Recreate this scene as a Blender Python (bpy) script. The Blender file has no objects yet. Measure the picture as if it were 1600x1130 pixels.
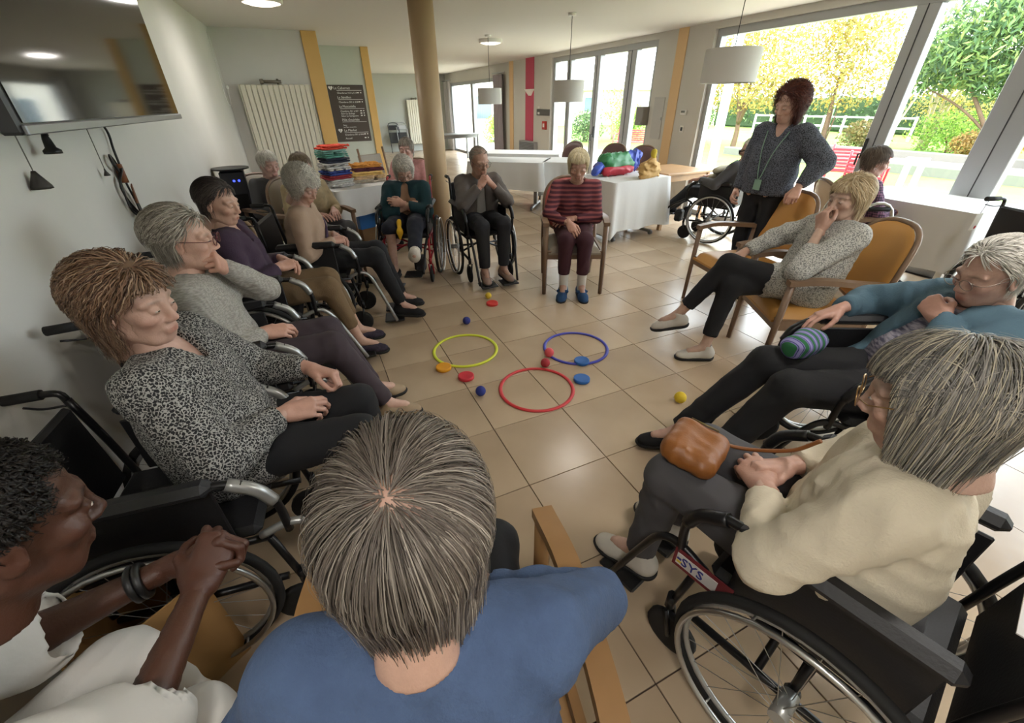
import bpy, bmesh, math, random
import numpy as np
from mathutils import Vector, Matrix
random.seed(7); np.random.seed(7)
SC = bpy.context.scene
COL = SC.collection

# ------------------------------------------------------------------ camera
# world x runs across the room (left wall -> window wall), y runs along the walls, z up; floor at 0
cam_d = bpy.data.cameras.new('camera'); cam = bpy.data.objects.new('camera', cam_d); COL.objects.link(cam)
cam_d.sensor_fit = 'HORIZONTAL'; cam_d.sensor_width = 36.0; cam_d.lens = 36.0 * 650.125 / 1600.0
cam_d.clip_start = 0.03; cam_d.clip_end = 400
def camera_matrix(loc, yaw, pitch, roll):
    cp, sp, cr, sr = math.cos(pitch), math.sin(pitch), math.cos(roll), math.sin(roll)
    r = Vector((cr, sr * sp, sr * cp)); d = Vector((sr, -cr * sp, -cr * cp)); f = Vector((0, cp, -sp))
    R = Matrix.Rotation(-yaw, 3, 'Z')
    r, u, b = R @ r, R @ (-d), R @ (-f)
    M = Matrix(((r.x, u.x, b.x, loc[0]), (r.y, u.y, b.y, loc[1]), (r.z, u.z, b.z, loc[2]), (0, 0, 0, 1)))
    return M
cam.matrix_world = camera_matrix((-0.1995, -3.0451, 1.586), 0.4251, 0.5573, -0.0113)
SC.camera = cam

# ------------------------------------------------------------------ world, sun, exposure
SC.view_settings.view_transform = 'Standard'; SC.view_settings.look = 'None'
SC.view_settings.exposure = 0.7; SC.view_settings.gamma = 1.0
SC.view_settings.use_curve_mapping = False
W = bpy.data.worlds.new('sky'); SC.world = W; W.use_nodes = True
nt = W.node_tree; nt.nodes.clear()
wo = nt.nodes.new('ShaderNodeOutputWorld'); bg = nt.nodes.new('ShaderNodeBackground')
bg.inputs['Color'].default_value = (0.86, 0.93, 1.0, 1); bg.inputs['Strength'].default_value = 7.0
nt.links.new(bg.outputs[0], wo.inputs[0])
sun_d = bpy.data.lights.new('sun', 'SUN'); sun_d.energy = 4.0; sun_d.angle = math.radians(1.0); sun_d.color = (1.0, 0.93, 0.8)
sun = bpy.data.objects.new('sun', sun_d); COL.objects.link(sun)
sun.rotation_euler = Vector((-0.12, 0.75, -0.66)).to_track_quat('-Z', 'Y').to_euler()
cy = SC.cycles
cy.use_denoising = True; cy.max_bounces = 8; cy.diffuse_bounces = 4; cy.glossy_bounces = 3; cy.transmission_bounces = 6
cy.transparent_max_bounces = 12; cy.caustics_reflective = False; cy.caustics_refractive = False
cy.sample_clamp_indirect = 6.0

# ------------------------------------------------------------------ materials
MATS = {}
def hexc(h):
    h = h.lstrip('#'); v = [int(h[i:i + 2], 16) / 255 for i in (0, 2, 4)]
    return tuple((c / 12.92 if c <= 0.04045 else ((c + 0.055) / 1.055) ** 2.4) for c in v) + (1,)
def mat(name, color='#808080', rough=0.6, metal=0.0, bump=0.0, bscale=60.0, var=0.0, vscale=4.0, spec=0.5,
        emit=None, estr=0.0, attr=False, sheen=0.0, setup=None, stretch=None, coat=0.0):
    """plain principled material: base colour with optional procedural noise variation and bump"""
    if name in MATS: return MATS[name]
    m = bpy.data.materials.new(name); m.use_nodes = True; t = m.node_tree; N = t.nodes; L = t.links
    b = N['Principled BSDF']; c = hexc(color) if isinstance(color, str) else color
    b.inputs['Base Color'].default_value = c; b.inputs['Roughness'].default_value = rough
    b.inputs['Metallic'].default_value = metal; b.inputs['Specular IOR Level'].default_value = spec
    if sheen: b.inputs['Sheen Weight'].default_value = sheen
    if coat: b.inputs['Coat Weight'].default_value = coat
    co = N.new('ShaderNodeTexCoord'); src = co.outputs['Object']
    if stretch:
        mp = N.new('ShaderNodeMapping'); mp.inputs['Scale'].default_value = stretch; L.new(src, mp.inputs['Vector']); src = mp.outputs[0]
    col = None
    if attr:
        a = N.new('ShaderNodeAttribute'); a.attribute_name = 'col'; col = a.outputs['Color']; L.new(col, b.inputs['Base Color'])
    if var:
        n = N.new('ShaderNodeTexNoise'); n.inputs['Scale'].default_value = vscale; n.inputs['Detail'].default_value = 4
        L.new(src, n.inputs['Vector'])
        r = N.new('ShaderNodeMapRange'); r.inputs['To Min'].default_value = 1 - var; r.inputs['To Max'].default_value = 1 + var
        r.inputs['From Min'].default_value = 0.3; r.inputs['From Max'].default_value = 0.7
        L.new(n.outputs['Fac'], r.inputs['Value'])
        mx = N.new('ShaderNodeVectorMath'); mx.operation = 'SCALE'
        if col: L.new(col, mx.inputs[0])
        else: mx.inputs[0].default_value = c[:3]
        L.new(r.outputs[0], mx.inputs['Scale']); L.new(mx.outputs[0], b.inputs['Base Color'])
    if bump:
        n2 = N.new('ShaderNodeTexNoise'); n2.inputs['Scale'].default_value = bscale; n2.inputs['Detail'].default_value = 3
        L.new(src, n2.inputs['Vector'])
        bp = N.new('ShaderNodeBump'); bp.inputs['Strength'].default_value = bump; bp.inputs['Distance'].default_value = 0.01
        L.new(n2.outputs['Fac'], bp.inputs['Height']); L.new(bp.outputs[0], b.inputs['Normal'])
    if emit:
        b.inputs['Emission Color'].default_value = hexc(emit); b.inputs['Emission Strength'].default_value = estr
    if setup: setup(m, N, L, b, src)
    MATS[name] = m
    return m
def ramp(N, L, fac, stops, const=False):
    r = N.new('ShaderNodeValToRGB'); e = r.color_ramp.elements
    if const: r.color_ramp.interpolation = 'CONSTANT'
    while len(e) < len(stops): e.new(0.5)
    for i, (p, c) in enumerate(stops):
        e[i].position = p; e[i].color = hexc(c) if isinstance(c, str) else c
    L.new(fac, r.inputs['Fac']); return r.outputs['Color']

# ------------------------------------------------------------------ mesh helpers
class MB:
    """collects vertices and faces of one mesh"""
    def __init__(s): s.v = []; s.f = []; s.n = 0; s.sm = []
    def add(s, v, f, smooth=False):
        v = np.asarray(v, float).reshape(-1, 3); k = s.n
        s.v.append(v); s.n += len(v)
        s.f += [tuple(int(i) + k for i in q) for q in f]; s.sm += [smooth] * len(f); return s
    def box(s, lo, hi, M=None, bevel=0.0):
        x0, y0, z0 = lo; x1, y1, z1 = hi
        if bevel > 0:
            b = min(bevel, (x1 - x0) / 2.01, (y1 - y0) / 2.01, (z1 - z0) / 2.01)
            V = []
            for sx in (0, 1):
                for sy in (0, 1):
                    for sz in (0, 1):
                        p = (x1 if sx else x0, y1 if sy else y0, z1 if sz else z0); d = (-b if sx else b, -b if sy else b, -b if sz else b)
                        V += [(p[0], p[1] + d[1], p[2] + d[2]), (p[0] + d[0], p[1], p[2] + d[2]), (p[0] + d[0], p[1] + d[1], p[2])]
            def I(sx, sy, sz, a): return (sx * 4 + sy * 2 + sz) * 3 + a
            F = []
            for a in range(3):
                for sgn in (0, 1):
                    q = []
                    for (p, r) in ((0, 0), (1, 0), (1, 1), (0, 1)):
                        k = [0, 0, 0]; k[a] = sgn; o = [i for i in range(3) if i != a]; k[o[0]] = p; k[o[1]] = r; q.append(I(*k, a))
                    if (sgn == 0) != (a == 1): q.reverse()
                    F.append(tuple(q))
            for a in range(3):            # edges along axis a
                o = [i for i in range(3) if i != a]
                for p in (0, 1):
                    for r in (0, 1):
                        k0 = [0, 0, 0]; k1 = [0, 0, 0]; k0[o[0]] = k1[o[0]] = p; k0[o[1]] = k1[o[1]] = r; k1[a] = 1
                        F.append((I(*k0, o[0]), I(*k1, o[0]), I(*k1, o[1]), I(*k0, o[1])))
            for sx in (0, 1):
                for sy in (0, 1):
                    for sz in (0, 1): F.append((I(sx, sy, sz, 0), I(sx, sy, sz, 1), I(sx, sy, sz, 2)))
        else:
            V = [(x, y, z) for x in (x0, x1) for y in (y0, y1) for z in (z0, z1)]
            F = [(0, 1, 3, 2), (4, 6, 7, 5), (0, 4, 5, 1), (2, 3, 7, 6), (0, 2, 6, 4), (1, 5, 7, 3)]
        V = np.array(V, float)
        if M is not None: V = xf(M, V)
        return s.add(V, F)
    def tube(s, pts, r, n=8, closed=False, caps=True, flat=None):
        """tube along a poly-line; r a number or a list; flat=(a,b) squashes the section"""
        P = np.asarray(pts, float); m = len(P); R = np.full(m, r, float) if np.isscalar(r) else np.asarray(r, float)
        T = np.zeros_like(P)
        if closed: T = np.roll(P, -1, 0) - np.roll(P, 1, 0)
        else:
            T[1:-1] = P[2:] - P[:-2]; T[0] = P[1] - P[0]; T[-1] = P[-1] - P[-2]
        T /= np.linalg.norm(T, axis=1)[:, None] + 1e-12
        a = np.array([0, 0, 1.0]) if abs(T[0][2]) < 0.9 else np.array([1.0, 0, 0])
        u = np.cross(T[0], a); u /= np.linalg.norm(u); V = []
        for i in range(m):
            u = u - T[i] * (u @ T[i]); u /= np.linalg.norm(u) + 1e-12; w = np.cross(T[i], u)
            for k in range(n):
                g = 2 * math.pi * k / n; V.append(P[i] + R[i] * (math.cos(g) * u + math.sin(g) * w))
        F = []
        for i in range(m if closed else m - 1):
            j = (i + 1) % m
            for k in range(n):
                l = (k + 1) % n; F.append((i * n + k, i * n + l, j * n + l, j * n + k))
        s.add(V, F, True)
        if caps and not closed:
            s.f.append(tuple(s.n - m * n + k for k in range(n - 1, -1, -1))); s.f.append(tuple(s.n - n + k for k in range(n))); s.sm += [False, False]
        return s
    def lathe(s, prof, n=24, M=None, caps=True):
        """profile of (radius, z) turned about z"""
        V = []; F = []
        for r, z in prof:
            for k in range(n):
                g = 2 * math.pi * k / n; V.append((r * math.cos(g), r * math.sin(g), z))
        for i in range(len(prof) - 1):
            for k in range(n):
                l = (k + 1) % n; F.append((i * n + k, i * n + l, (i + 1) * n + l, (i + 1) * n + k))
        V = np.array(V)
        if M is not None: V = xf(M, V)
        s.add(V, F, True)
        if caps:
            b = s.n - len(prof) * n
            if prof[0][0] > 1e-5: s.f.append(tuple(b + k for k in range(n - 1, -1, -1))); s.sm.append(False)
            if prof[-1][0] > 1e-5: s.f.append(tuple(s.n - n + k for k in range(n))); s.sm.append(False)
        return s
    def grid(s, fn, nu, nv, smooth=True):
        V = [fn(i / (nu - 1), j / (nv - 1)) for i in range(nu) for j in range(nv)]
        F = [(i * nv + j, (i + 1) * nv + j, (i + 1) * nv + j + 1, i * nv + j + 1) for i in range(nu - 1) for j in range(nv - 1)]
        return s.add(V, F, smooth)
    def prism(s, poly, z0, z1, M=None):
        n = len(poly); V = [(x, y, z0) for x, y in poly] + [(x, y, z1) for x, y in poly]
        F = [tuple(range(n - 1, -1, -1)), tuple(range(n, 2 * n))] + [(i, (i + 1) % n, n + (i + 1) % n, n + i) for i in range(n)]
        V = np.array(V, float)
        if M is not None: V = xf(M, V)
        return s.add(V, F)
    def mesh(s, name):
        me = bpy.data.meshes.new(name)
        V = np.concatenate(s.v) if s.v else np.zeros((0, 3))
        me.from_pydata(V.tolist(), [], s.f)
        me.polygons.foreach_set('use_smooth', s.sm); me.update(); return me
    def build(s, name, material, parent=None, smooth=None):
        me = s.mesh(name)
        if smooth is not None: me.polygons.foreach_set('use_smooth', [smooth] * len(me.polygons))
        return link(name, me, material, parent)
def xf(M, V):
    M = np.array(M); V = np.asarray(V, float); return V @ M[:3, :3].T + M[:3, 3]
def link(name, me, material=None, parent=None):
    o = bpy.data.objects.new(name, me); COL.objects.link(o)
    if material is not None and not me.materials: me.materials.append(material)
    if parent is not None: o.parent = parent
    return o
def np_mesh(name, V, Q, smooth=True, cols=None):
    """mesh straight from numpy arrays (all faces with the same number of corners)"""
    me = bpy.data.meshes.new(name); V = np.ascontiguousarray(V, np.float32); Q = np.ascontiguousarray(Q, np.int32); k = Q.shape[1]
    me.vertices.add(len(V)); me.vertices.foreach_set('co', V.ravel())
    me.loops.add(Q.size); me.loops.foreach_set('vertex_index', Q.ravel())
    me.polygons.add(len(Q)); me.polygons.foreach_set('loop_start', np.arange(0, Q.size, k, dtype=np.int32))
    me.polygons.foreach_set('loop_total', np.full(len(Q), k, np.int32))
    me.polygons.foreach_set('use_smooth', np.full(len(Q), smooth))
    me.update(calc_edges=True)
    if cols is not None: set_col(me, cols)
    return me
def set_col(me, cols):
    a = me.color_attributes.new('col', 'FLOAT_COLOR', 'POINT'); c = np.ones((len(me.vertices), 4), np.float32); c[:, :3] = np.asarray(cols)[:, :3]
    a.data.foreach_set('color', c.ravel())
def empty(name, loc=(0, 0, 0), rz=0.0, label=None, cat=None, group=None):
    o = bpy.data.objects.new(name, None); COL.objects.link(o); o.location = loc; o.rotation_euler = (0, 0, rz); o.empty_display_size = 0.1
    return tag(o, label, cat, group)
def tag(o, label=None, cat=None, group=None, kind=None):
    if label: o['label'] = label
    if cat: o['category'] = cat
    if group: o['group'] = group
    if kind: o['kind'] = kind
    return o
def place(o, loc, rz=0.0):
    o.location = loc; o.rotation_euler = (0, 0, rz); return o
def copy_tree(o, parent=None, **kw):
    c = o.copy(); COL.objects.link(c); c.parent = parent
    for ch in list(o.children): copy_tree(ch, c)
    for k, v in kw.items(): c[k] = v
    return c
def bez(pts, n=10):
    """smooth (Catmull-Rom) path through the points"""
    P = np.asarray(pts, float); P = np.vstack([2 * P[0] - P[1], P, 2 * P[-1] - P[-2]]); out = []
    for i in range(1, len(P) - 2):
        for k in range(n):
            t = k / n; a, b, c, d = P[i - 1], P[i], P[i + 1], P[i + 2]
            out.append(0.5 * (2 * b + (c - a) * t + (2 * a - 5 * b + 4 * c - d) * t * t + (3 * b - a - 3 * c + d) * t ** 3))
    out.append(P[-2]); return np.array(out)
def TR(x=0, y=0, z=0, rz=0, rx=0, ry=0):
    return Matrix.Translation((x, y, z)) @ Matrix.Rotation(rz, 4, 'Z') @ Matrix.Rotation(ry, 4, 'Y') @ Matrix.Rotation(rx, 4, 'X')
# ------------------------------------------------------------------ signed-distance modelling (bodies, clothes, heads, hands)
class Field:
    def __init__(s, lo, hi, h):
        s.lo = np.asarray(lo, float); s.h = h; s.shape = np.maximum(np.ceil((np.asarray(hi, float) - s.lo) / h).astype(int) + 1, 4)
        s.F = np.full(s.shape, 0.5, np.float32)
        s.ax = [(s.lo[i] + h * np.arange(s.shape[i])).astype(np.float32) for i in range(3)]
    def sub(s, lo, hi):
        i0 = np.clip(np.floor((np.asarray(lo) - s.lo) / s.h).astype(int), 0, s.shape - 1)
        i1 = np.clip(np.ceil((np.asarray(hi) - s.lo) / s.h).astype(int) + 1, 1, s.shape)
        sl = tuple(slice(a, max(b, a + 1)) for a, b in zip(i0, i1))
        X, Y, Z = (s.ax[0][sl[0]][:, None, None], s.ax[1][sl[1]][None, :, None], s.ax[2][sl[2]][None, None, :])
        return sl, X, Y, Z
    def merge(s, sl, d, k, op):
        A = s.F[sl]
        if op == 'u':
            if k > 0:
                hh = np.clip(0.5 + 0.5 * (A - d) / k, 0, 1); s.F[sl] = A + (d - A) * hh - k * hh * (1 - hh)
            else: s.F[sl] = np.minimum(A, d)
        else:                                    # cut away
            if k > 0:
                hh = np.clip(0.5 - 0.5 * (A + d) / k, 0, 1); s.F[sl] = A + (-d - A) * hh + k * hh * (1 - hh)
            else: s.F[sl] = np.maximum(A, -d)
    def cap(s, a, b, ra, rb=None, k=0.02, op='u', sq=None):
        rb = ra if rb is None else rb; a = np.asarray(a, float); b = np.asarray(b, float); m = max(ra, rb) + 3 * k + 2 * s.h
        sl, X, Y, Z = s.sub(np.minimum(a, b) - m, np.maximum(a, b) + m)
        ba = b - a; L2 = ba @ ba + 1e-12
        px, py, pz = X - a[0], Y - a[1], Z - a[2]
        t = np.clip((px * ba[0] + py * ba[1] + pz * ba[2]) / L2, 0, 1)
        d = np.sqrt((px - t * ba[0]) ** 2 + (py - t * ba[1]) ** 2 + (pz - t * ba[2]) ** 2) - (ra + (rb - ra) * t)
        s.merge(sl, d, k, op); return s
    def chain(s, pts, rs, k=0.02):
        for i in range(len(pts) - 1): s.cap(pts[i], pts[i + 1], rs[i], rs[i + 1], k)
        return s
    def ell(s, c, r, k=0.02, op='u', R=None):
        c = np.asarray(c, float); r = np.asarray(r, float); m = r.max() + 3 * k + 2 * s.h
        sl, X, Y, Z = s.sub(c - m, c + m); px, py, pz = X - c[0], Y - c[1], Z - c[2]
        if R is not None:
            R = np.asarray(R); px, py, pz = (R[0, 0] * px + R[1, 0] * py + R[2, 0] * pz, R[0, 1] * px + R[1, 1] * py + R[2, 1] * pz, R[0, 2] * px + R[1, 2] * py + R[2, 2] * pz)
        k0 = np.sqrt((px / r[0]) ** 2 + (py / r[1]) ** 2 + (pz / r[2]) ** 2); k1 = np.sqrt((px / r[0] ** 2) ** 2 + (py / r[1] ** 2) ** 2 + (pz / r[2] ** 2) ** 2)
        d = k0 * (k0 - 1) / (k1 + 1e-9); s.merge(sl, d, k, op); return s
    def half(s, p, n, k=0.0):
        """cut away the side of the plane that n points to"""
        p = np.asarray(p, float); n = np.asarray(n, float); n /= np.linalg.norm(n)
        X, Y, Z = s.ax[0][:, None, None], s.ax[1][None, :, None], s.ax[2][None, None, :]
        d = (X - p[0]) * n[0] + (Y - p[1]) * n[1] + (Z - p[2]) * n[2]; s.F = np.maximum(s.F, d.astype(np.float32)); return s
    def wrinkle(s, amp, freq, seed=0, aniso=(1, 1, 1), ridge=False):
        rs = np.random.RandomState(seed); X, Y, Z = s.ax[0][:, None, None], s.ax[1][None, :, None], s.ax[2][None, None, :]
        for i in range(5 if ridge else 6):
            d = rs.normal(size=3) * np.asarray(aniso); d /= np.linalg.norm(d); f = freq * (0.7 + 1.1 * rs.rand()); q = rs.rand() * 6.28
            e = rs.normal(size=3); e /= np.linalg.norm(e); g = rs.normal(size=3); g /= np.linalg.norm(g)
            w = 1.4 * np.sin((X * e[0] + Y * e[1] + Z * e[2]) * f * 0.4 + q * 2); v = np.sin((X * d[0] + Y * d[1] + Z * d[2]) * f + q + w)
            if ridge:                                # creases that come and go
                m_ = np.clip(np.sin((X * g[0] + Y * g[1] + Z * g[2]) * f * 0.33 + q * 3) + 0.25, 0, 1); v = (np.abs(v) ** 0.55 - 0.6) * m_ * 1.7
            s.F = s.F + (amp / 2.2) * v.astype(np.float32)
        return s
    def slice_off(s, a, d, L, r):
        """cut away a flat-ended cylinder that starts at a and runs along d"""
        a = np.asarray(a, float); d = norm(d); m = L + r; sl, X, Y, Z = s.sub(a - m, a + m); px, py, pz = X - a[0], Y - a[1], Z - a[2]
        t = px * d[0] + py * d[1] + pz * d[2]; rad = np.sqrt(np.maximum(px * px + py * py + pz * pz - t * t, 0)) - r
        s.F[sl] = np.maximum(s.F[sl], -np.maximum(np.maximum(-t, t - L), rad)); return s
    def mesh(s):
        """surface nets -> vertices, quads"""
        F = s.F; F = np.pad(F, 1, constant_values=0.5); B = F < 0; nx, ny, nz = F.shape
        c8 = [(i, j, k) for i in (0, 1) for j in (0, 1) for k in (0, 1)]
        def cor(A, o): return A[o[0]:nx - 1 + o[0], o[1]:ny - 1 + o[1], o[2]:nz - 1 + o[2]]
        cnt = sum(cor(B, o).astype(np.int8) for o in c8); act = (cnt > 0) & (cnt < 8)
        idx = np.argwhere(act); ids = -np.ones(act.shape, np.int32); ids[act] = np.arange(len(idx))
        val = {o: cor(F, o)[act] for o in c8}; acc = np.zeros((len(idx), 3)); num = np.zeros(len(idx))
        for a in c8:
            for ax in range(3):
                if a[ax] == 0:
                    b = list(a); b[ax] = 1; b = tuple(b); va, vb = val[a], val[b]; x = (va < 0) != (vb < 0)
                    t = np.where(x, va / (va - vb + 1e-20), 0); P = np.tile(np.array(a, float), (len(idx), 1)); P[:, ax] += t
                    acc += P * x[:, None]; num += x
        V = (idx + acc / num[:, None] - 1) * s.h + s.lo
        Q = []
        for ax in range(3):
            o1, o2 = [(1, 2), (2, 0), (0, 1)][ax]
            A = [slice(1, n - 1) for n in F.shape]; A[ax] = slice(0, F.shape[ax] - 1); Bn = list(A); Bn[ax] = slice(1, F.shape[ax])
            s0, s1 = B[tuple(A)], B[tuple(Bn)]; e = np.argwhere(s0 != s1); off = np.array([1, 1, 1]); off[ax] = 0; e = e + off
            fl = s0[s0 != s1]
            def cell(d1, d2):
                g = e.copy(); g[:, o1] -= d1; g[:, o2] -= d2; return ids[g[:, 0], g[:, 1], g[:, 2]]
            q = np.stack([cell(1, 1), cell(0, 1), cell(0, 0), cell(1, 0)], 1); q[~fl] = q[~fl][:, ::-1]; Q.append(q)
        return V, np.concatenate(Q)
def relax(V, Q, n=2, lam=0.5):
    """a few steps of Laplacian smoothing"""
    for _ in range(n):
        S = np.zeros_like(V); C = np.zeros(len(V))
        for a, b in ((0, 1), (1, 2), (2, 3), (3, 0)):
            np.add.at(S, Q[:, a], V[Q[:, b]]); np.add.at(S, Q[:, b], V[Q[:, a]]); np.add.at(C, Q[:, a], 1); np.add.at(C, Q[:, b], 1)
        V = V + lam * (S / np.maximum(C, 1)[:, None] - V)
    return V
def norm(v):
    v = np.asarray(v, float); return v / (np.linalg.norm(v) + 1e-12)
def frame(fwd, up):
    """columns: forward, left, up"""
    f = norm(fwd); l = norm(np.cross(up, f)); return np.stack([f, l, np.cross(f, l)], 1)

# ---- heads: built once per kind in a head frame (x forward, y left, z up, origin between the ears)
HEADS = {}
def head_geo(kind):
    if kind in HEADS: return HEADS[kind]
    man = kind == 'man'; full = kind == 'full'
    f = Field((-0.13, -0.11, -0.155), (0.14, 0.11, 0.14), 0.0052)
    jw = 0.06 if man else (0.064 if full else 0.056)
    f.ell((-0.014, 0, 0.034), (0.098, 0.077, 0.086), 0.01)
    f.ell((0.03, 0, -0.04), (0.062, jw, 0.078), 0.03)
    f.ell((0.046, 0, -0.094), (0.034, 0.03, 0.024), 0.02)
    for sg in (-1, 1):
        f.cap((-0.015, sg * 0.05, -0.055), (0.05, sg * 0.03, -0.092), 0.02, 0.018, 0.02)      # jaw line
        f.ell((0.06, sg * 0.042, -0.022), (0.026, 0.024, 0.022), 0.015)                       # cheekbone
        f.cap((0.084, sg * 0.012, 0.024), (0.07, sg * 0.05, 0.022), 0.0115, 0.0105, 0.012)     # brow
        f.ell((0.097, sg * 0.031, 0.002), (0.018, 0.019, 0.012), 0.008, 'c')                  # eye socket
        f.ell((0.0815, sg * 0.031, 0.001), (0.012, 0.0155, 0.0115), 0.004)                    # eye ball and lids
        f.ell((-0.006, sg * 0.079, -0.008), (0.021, 0.009, 0.033), 0.005, R=frame((1, sg * 0.45, 0.12), (0, 0, 1)))
        f.ell((-0.001, sg * 0.088, -0.006), (0.009, 0.005, 0.017), 0.004, 'c')
        f.ell((0.094, sg * 0.0125, -0.037), (0.0125, 0.0085, 0.0075), 0.006)                      # nostril wing
        f.cap((0.096, sg * 0.022, -0.045), (0.081, sg * 0.034, -0.075), 0.003, 0.003, 0.008, 'c')  # smile line
    f.cap((0.088, 0, 0.014), (0.1055, 0, -0.029), 0.008, 0.0115 if not man else 0.0135, 0.012)
    f.cap((0.0855, 0.017, -0.064), (0.0855, -0.017, -0.064), 0.0085, 0.0085, 0.008)
    f.cap((0.083, 0.013, -0.074), (0.083, -0.013, -0.074), 0.0085, 0.0085, 0.008)
    f.cap((0.0945, 0.022, -0.0685), (0.0945, -0.022, -0.0685), 0.0026, 0.0026, 0.003, 'c')
    f.cap((-0.025, 0, -0.05), (-0.04, 0, -0.15), 0.054, 0.055, 0.03)                           # top of the neck
    f.wrinkle(0.0007, 160, 3)
    V, Q = f.mesh(); V = relax(V, Q, 1, 0.3)
    HEADS[kind] = (V, Q); return HEADS[kind]
def sphere_geo(c, r, n=10, m=7, sc=(1, 1, 1)):
    V = [(0, 0, 1)]; Q = []
    th = np.linspace(0, math.pi, m + 1)
    V = [(math.sin(t) * math.cos(2 * math.pi * k / n), math.sin(t) * math.sin(2 * math.pi * k / n), math.cos(t)) for t in th for k in range(n)]
    Q = [(i * n + k, (i + 1) * n + k, (i + 1) * n + (k + 1) % n, i * n + (k + 1) % n) for i in range(m) for k in range(n)]
    return np.array(V) * r * np.asarray(sc) + np.asarray(c), np.array(Q)
def head_cols(V, skin, tone):
    """skin colour per vertex: lips, cheeks, brows, lids"""
    sk = np.array(hexc(skin)[:3]); C = np.tile(sk, (len(V), 1))
    def blob(c, r, col, w):
        d = np.sqrt((((V - np.array(c)) / np.array(r)) ** 2).sum(1)); a = np.clip(1.25 - d, 0, 1)[:, None] * w
        C[:] = C * (1 - a) + np.array(col) * a
    red = sk * np.array([1.0, 0.72, 0.7])
    for sg in (-1, 1):
        blob((0.066, sg * 0.047, -0.03), (0.03, 0.028, 0.026), red, 0.4)
        blob((0.092, sg * 0.033, 0.025), (0.02, 0.022, 0.006), np.array(hexc(tone)[:3]), 0.6)
        blob((0.095, sg * 0.031, -0.006), (0.012, 0.016, 0.005), sk * 0.55, 0.5)
        blob((-0.006, sg * 0.085, -0.008), (0.02, 0.014, 0.03), red, 0.35)
    blob((0.107, 0, -0.03), (0.016, 0.018, 0.014), red, 0.4)
    blob((0.09, 0, -0.069), (0.014, 0.024, 0.0125), sk * np.array([0.85, 0.5, 0.5]), 0.7)
    return C

# ---- hands: x along the fingers, y towards the thumb, z out of the back of the hand; origin at the wrist
HANDS = {}
def hand_geo(kind):
    if kind in HANDS: return HANDS[kind]
    curl = {'rest': (12, 18, 14), 'relax': (22, 34, 22), 'grip': (48, 66, 40), 'fist': (72, 84, 58), 'flat': (4, 6, 4)}[kind]
    tc = {'rest': 22, 'relax': 30, 'grip': 48, 'fist': 58, 'flat': 15}[kind]
    f = Field((-0.04, -0.075, -0.1), (0.2, 0.1, 0.045), 0.0036)
    f.cap((-0.04, 0, 0), (0.0, 0, 0), 0.0255, 0.024, 0.01)
    ks = [(0.088, 0.028, 0.002), (0.092, 0.009, 0.005), (0.086, -0.011, 0.003), (0.076, -0.029, -0.002)]
    rs = [0.0092, 0.0096, 0.0091, 0.0082]; ln = [(0.042, 0.026, 0.021), (0.046, 0.03, 0.022), (0.042, 0.028, 0.021), (0.033, 0.021, 0.019)]
    for i, kp in enumerate(ks):
        f.cap((0.004, kp[1] * 0.55, -0.002), kp, 0.0165, 0.0125, 0.012)
    f.ell((0.03, 0.022, -0.014), (0.034, 0.017, 0.014), 0.014)                    # ball of the thumb
    f.ell((0.034, -0.02, -0.012), (0.034, 0.014, 0.012), 0.014)
    tips = []
    for i, kp in enumerate(ks):
        p = np.array(kp, float); a = 0.0; sp = math.radians((1.5 - i) * 3.5)
        for j in range(3):
            a += math.radians(curl[j] * (1 + 0.12 * i)); d = np.array([math.cos(a) * math.cos(sp), math.cos(a) * math.sin(sp), -math.sin(a)])
            q = p + d * ln[i][j]; f.cap(p, q, rs[i] * (1.06 - 0.1 * j), rs[i] * (1.0 - 0.1 * j), 0.0025); p = q
        tips.append((p, d))
    p = np.array((0.018, 0.026, -0.01)); a = math.radians(tc)
    d1 = norm((0.74, 0.6, -0.28)); d2 = norm((0.9, 0.28 - 0.4 * math.sin(a), -0.2 - 0.5 * math.sin(a))); d3 = norm((0.95, 0.02 - 0.5 * math.sin(a), -0.15 - 0.5 * math.sin(a)))
    q = p + d1 * 0.042; f.cap(p, q, 0.0155, 0.0118, 0.012); r = q + d2 * 0.034; f.cap(q, r, 0.0114, 0.0102, 0.003); t = r + d3 * 0.026; f.cap(r, t, 0.0102, 0.0085, 0.003)
    tips.append((t, d3))
    V, Q = f.mesh(); HANDS[kind] = (V, Q, tips); return HANDS[kind]

SKIN = None
def skin_mat():
    global SKIN
    if SKIN is None:
        SKIN = mat('skin', rough=0.5, attr=True, bump=0.12, bscale=220, var=0.07, vscale=40)
        b = SKIN.node_tree.nodes['Principled BSDF']; b.inputs['Subsurface Weight'].default_value = 0.0
    return SKIN

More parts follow.
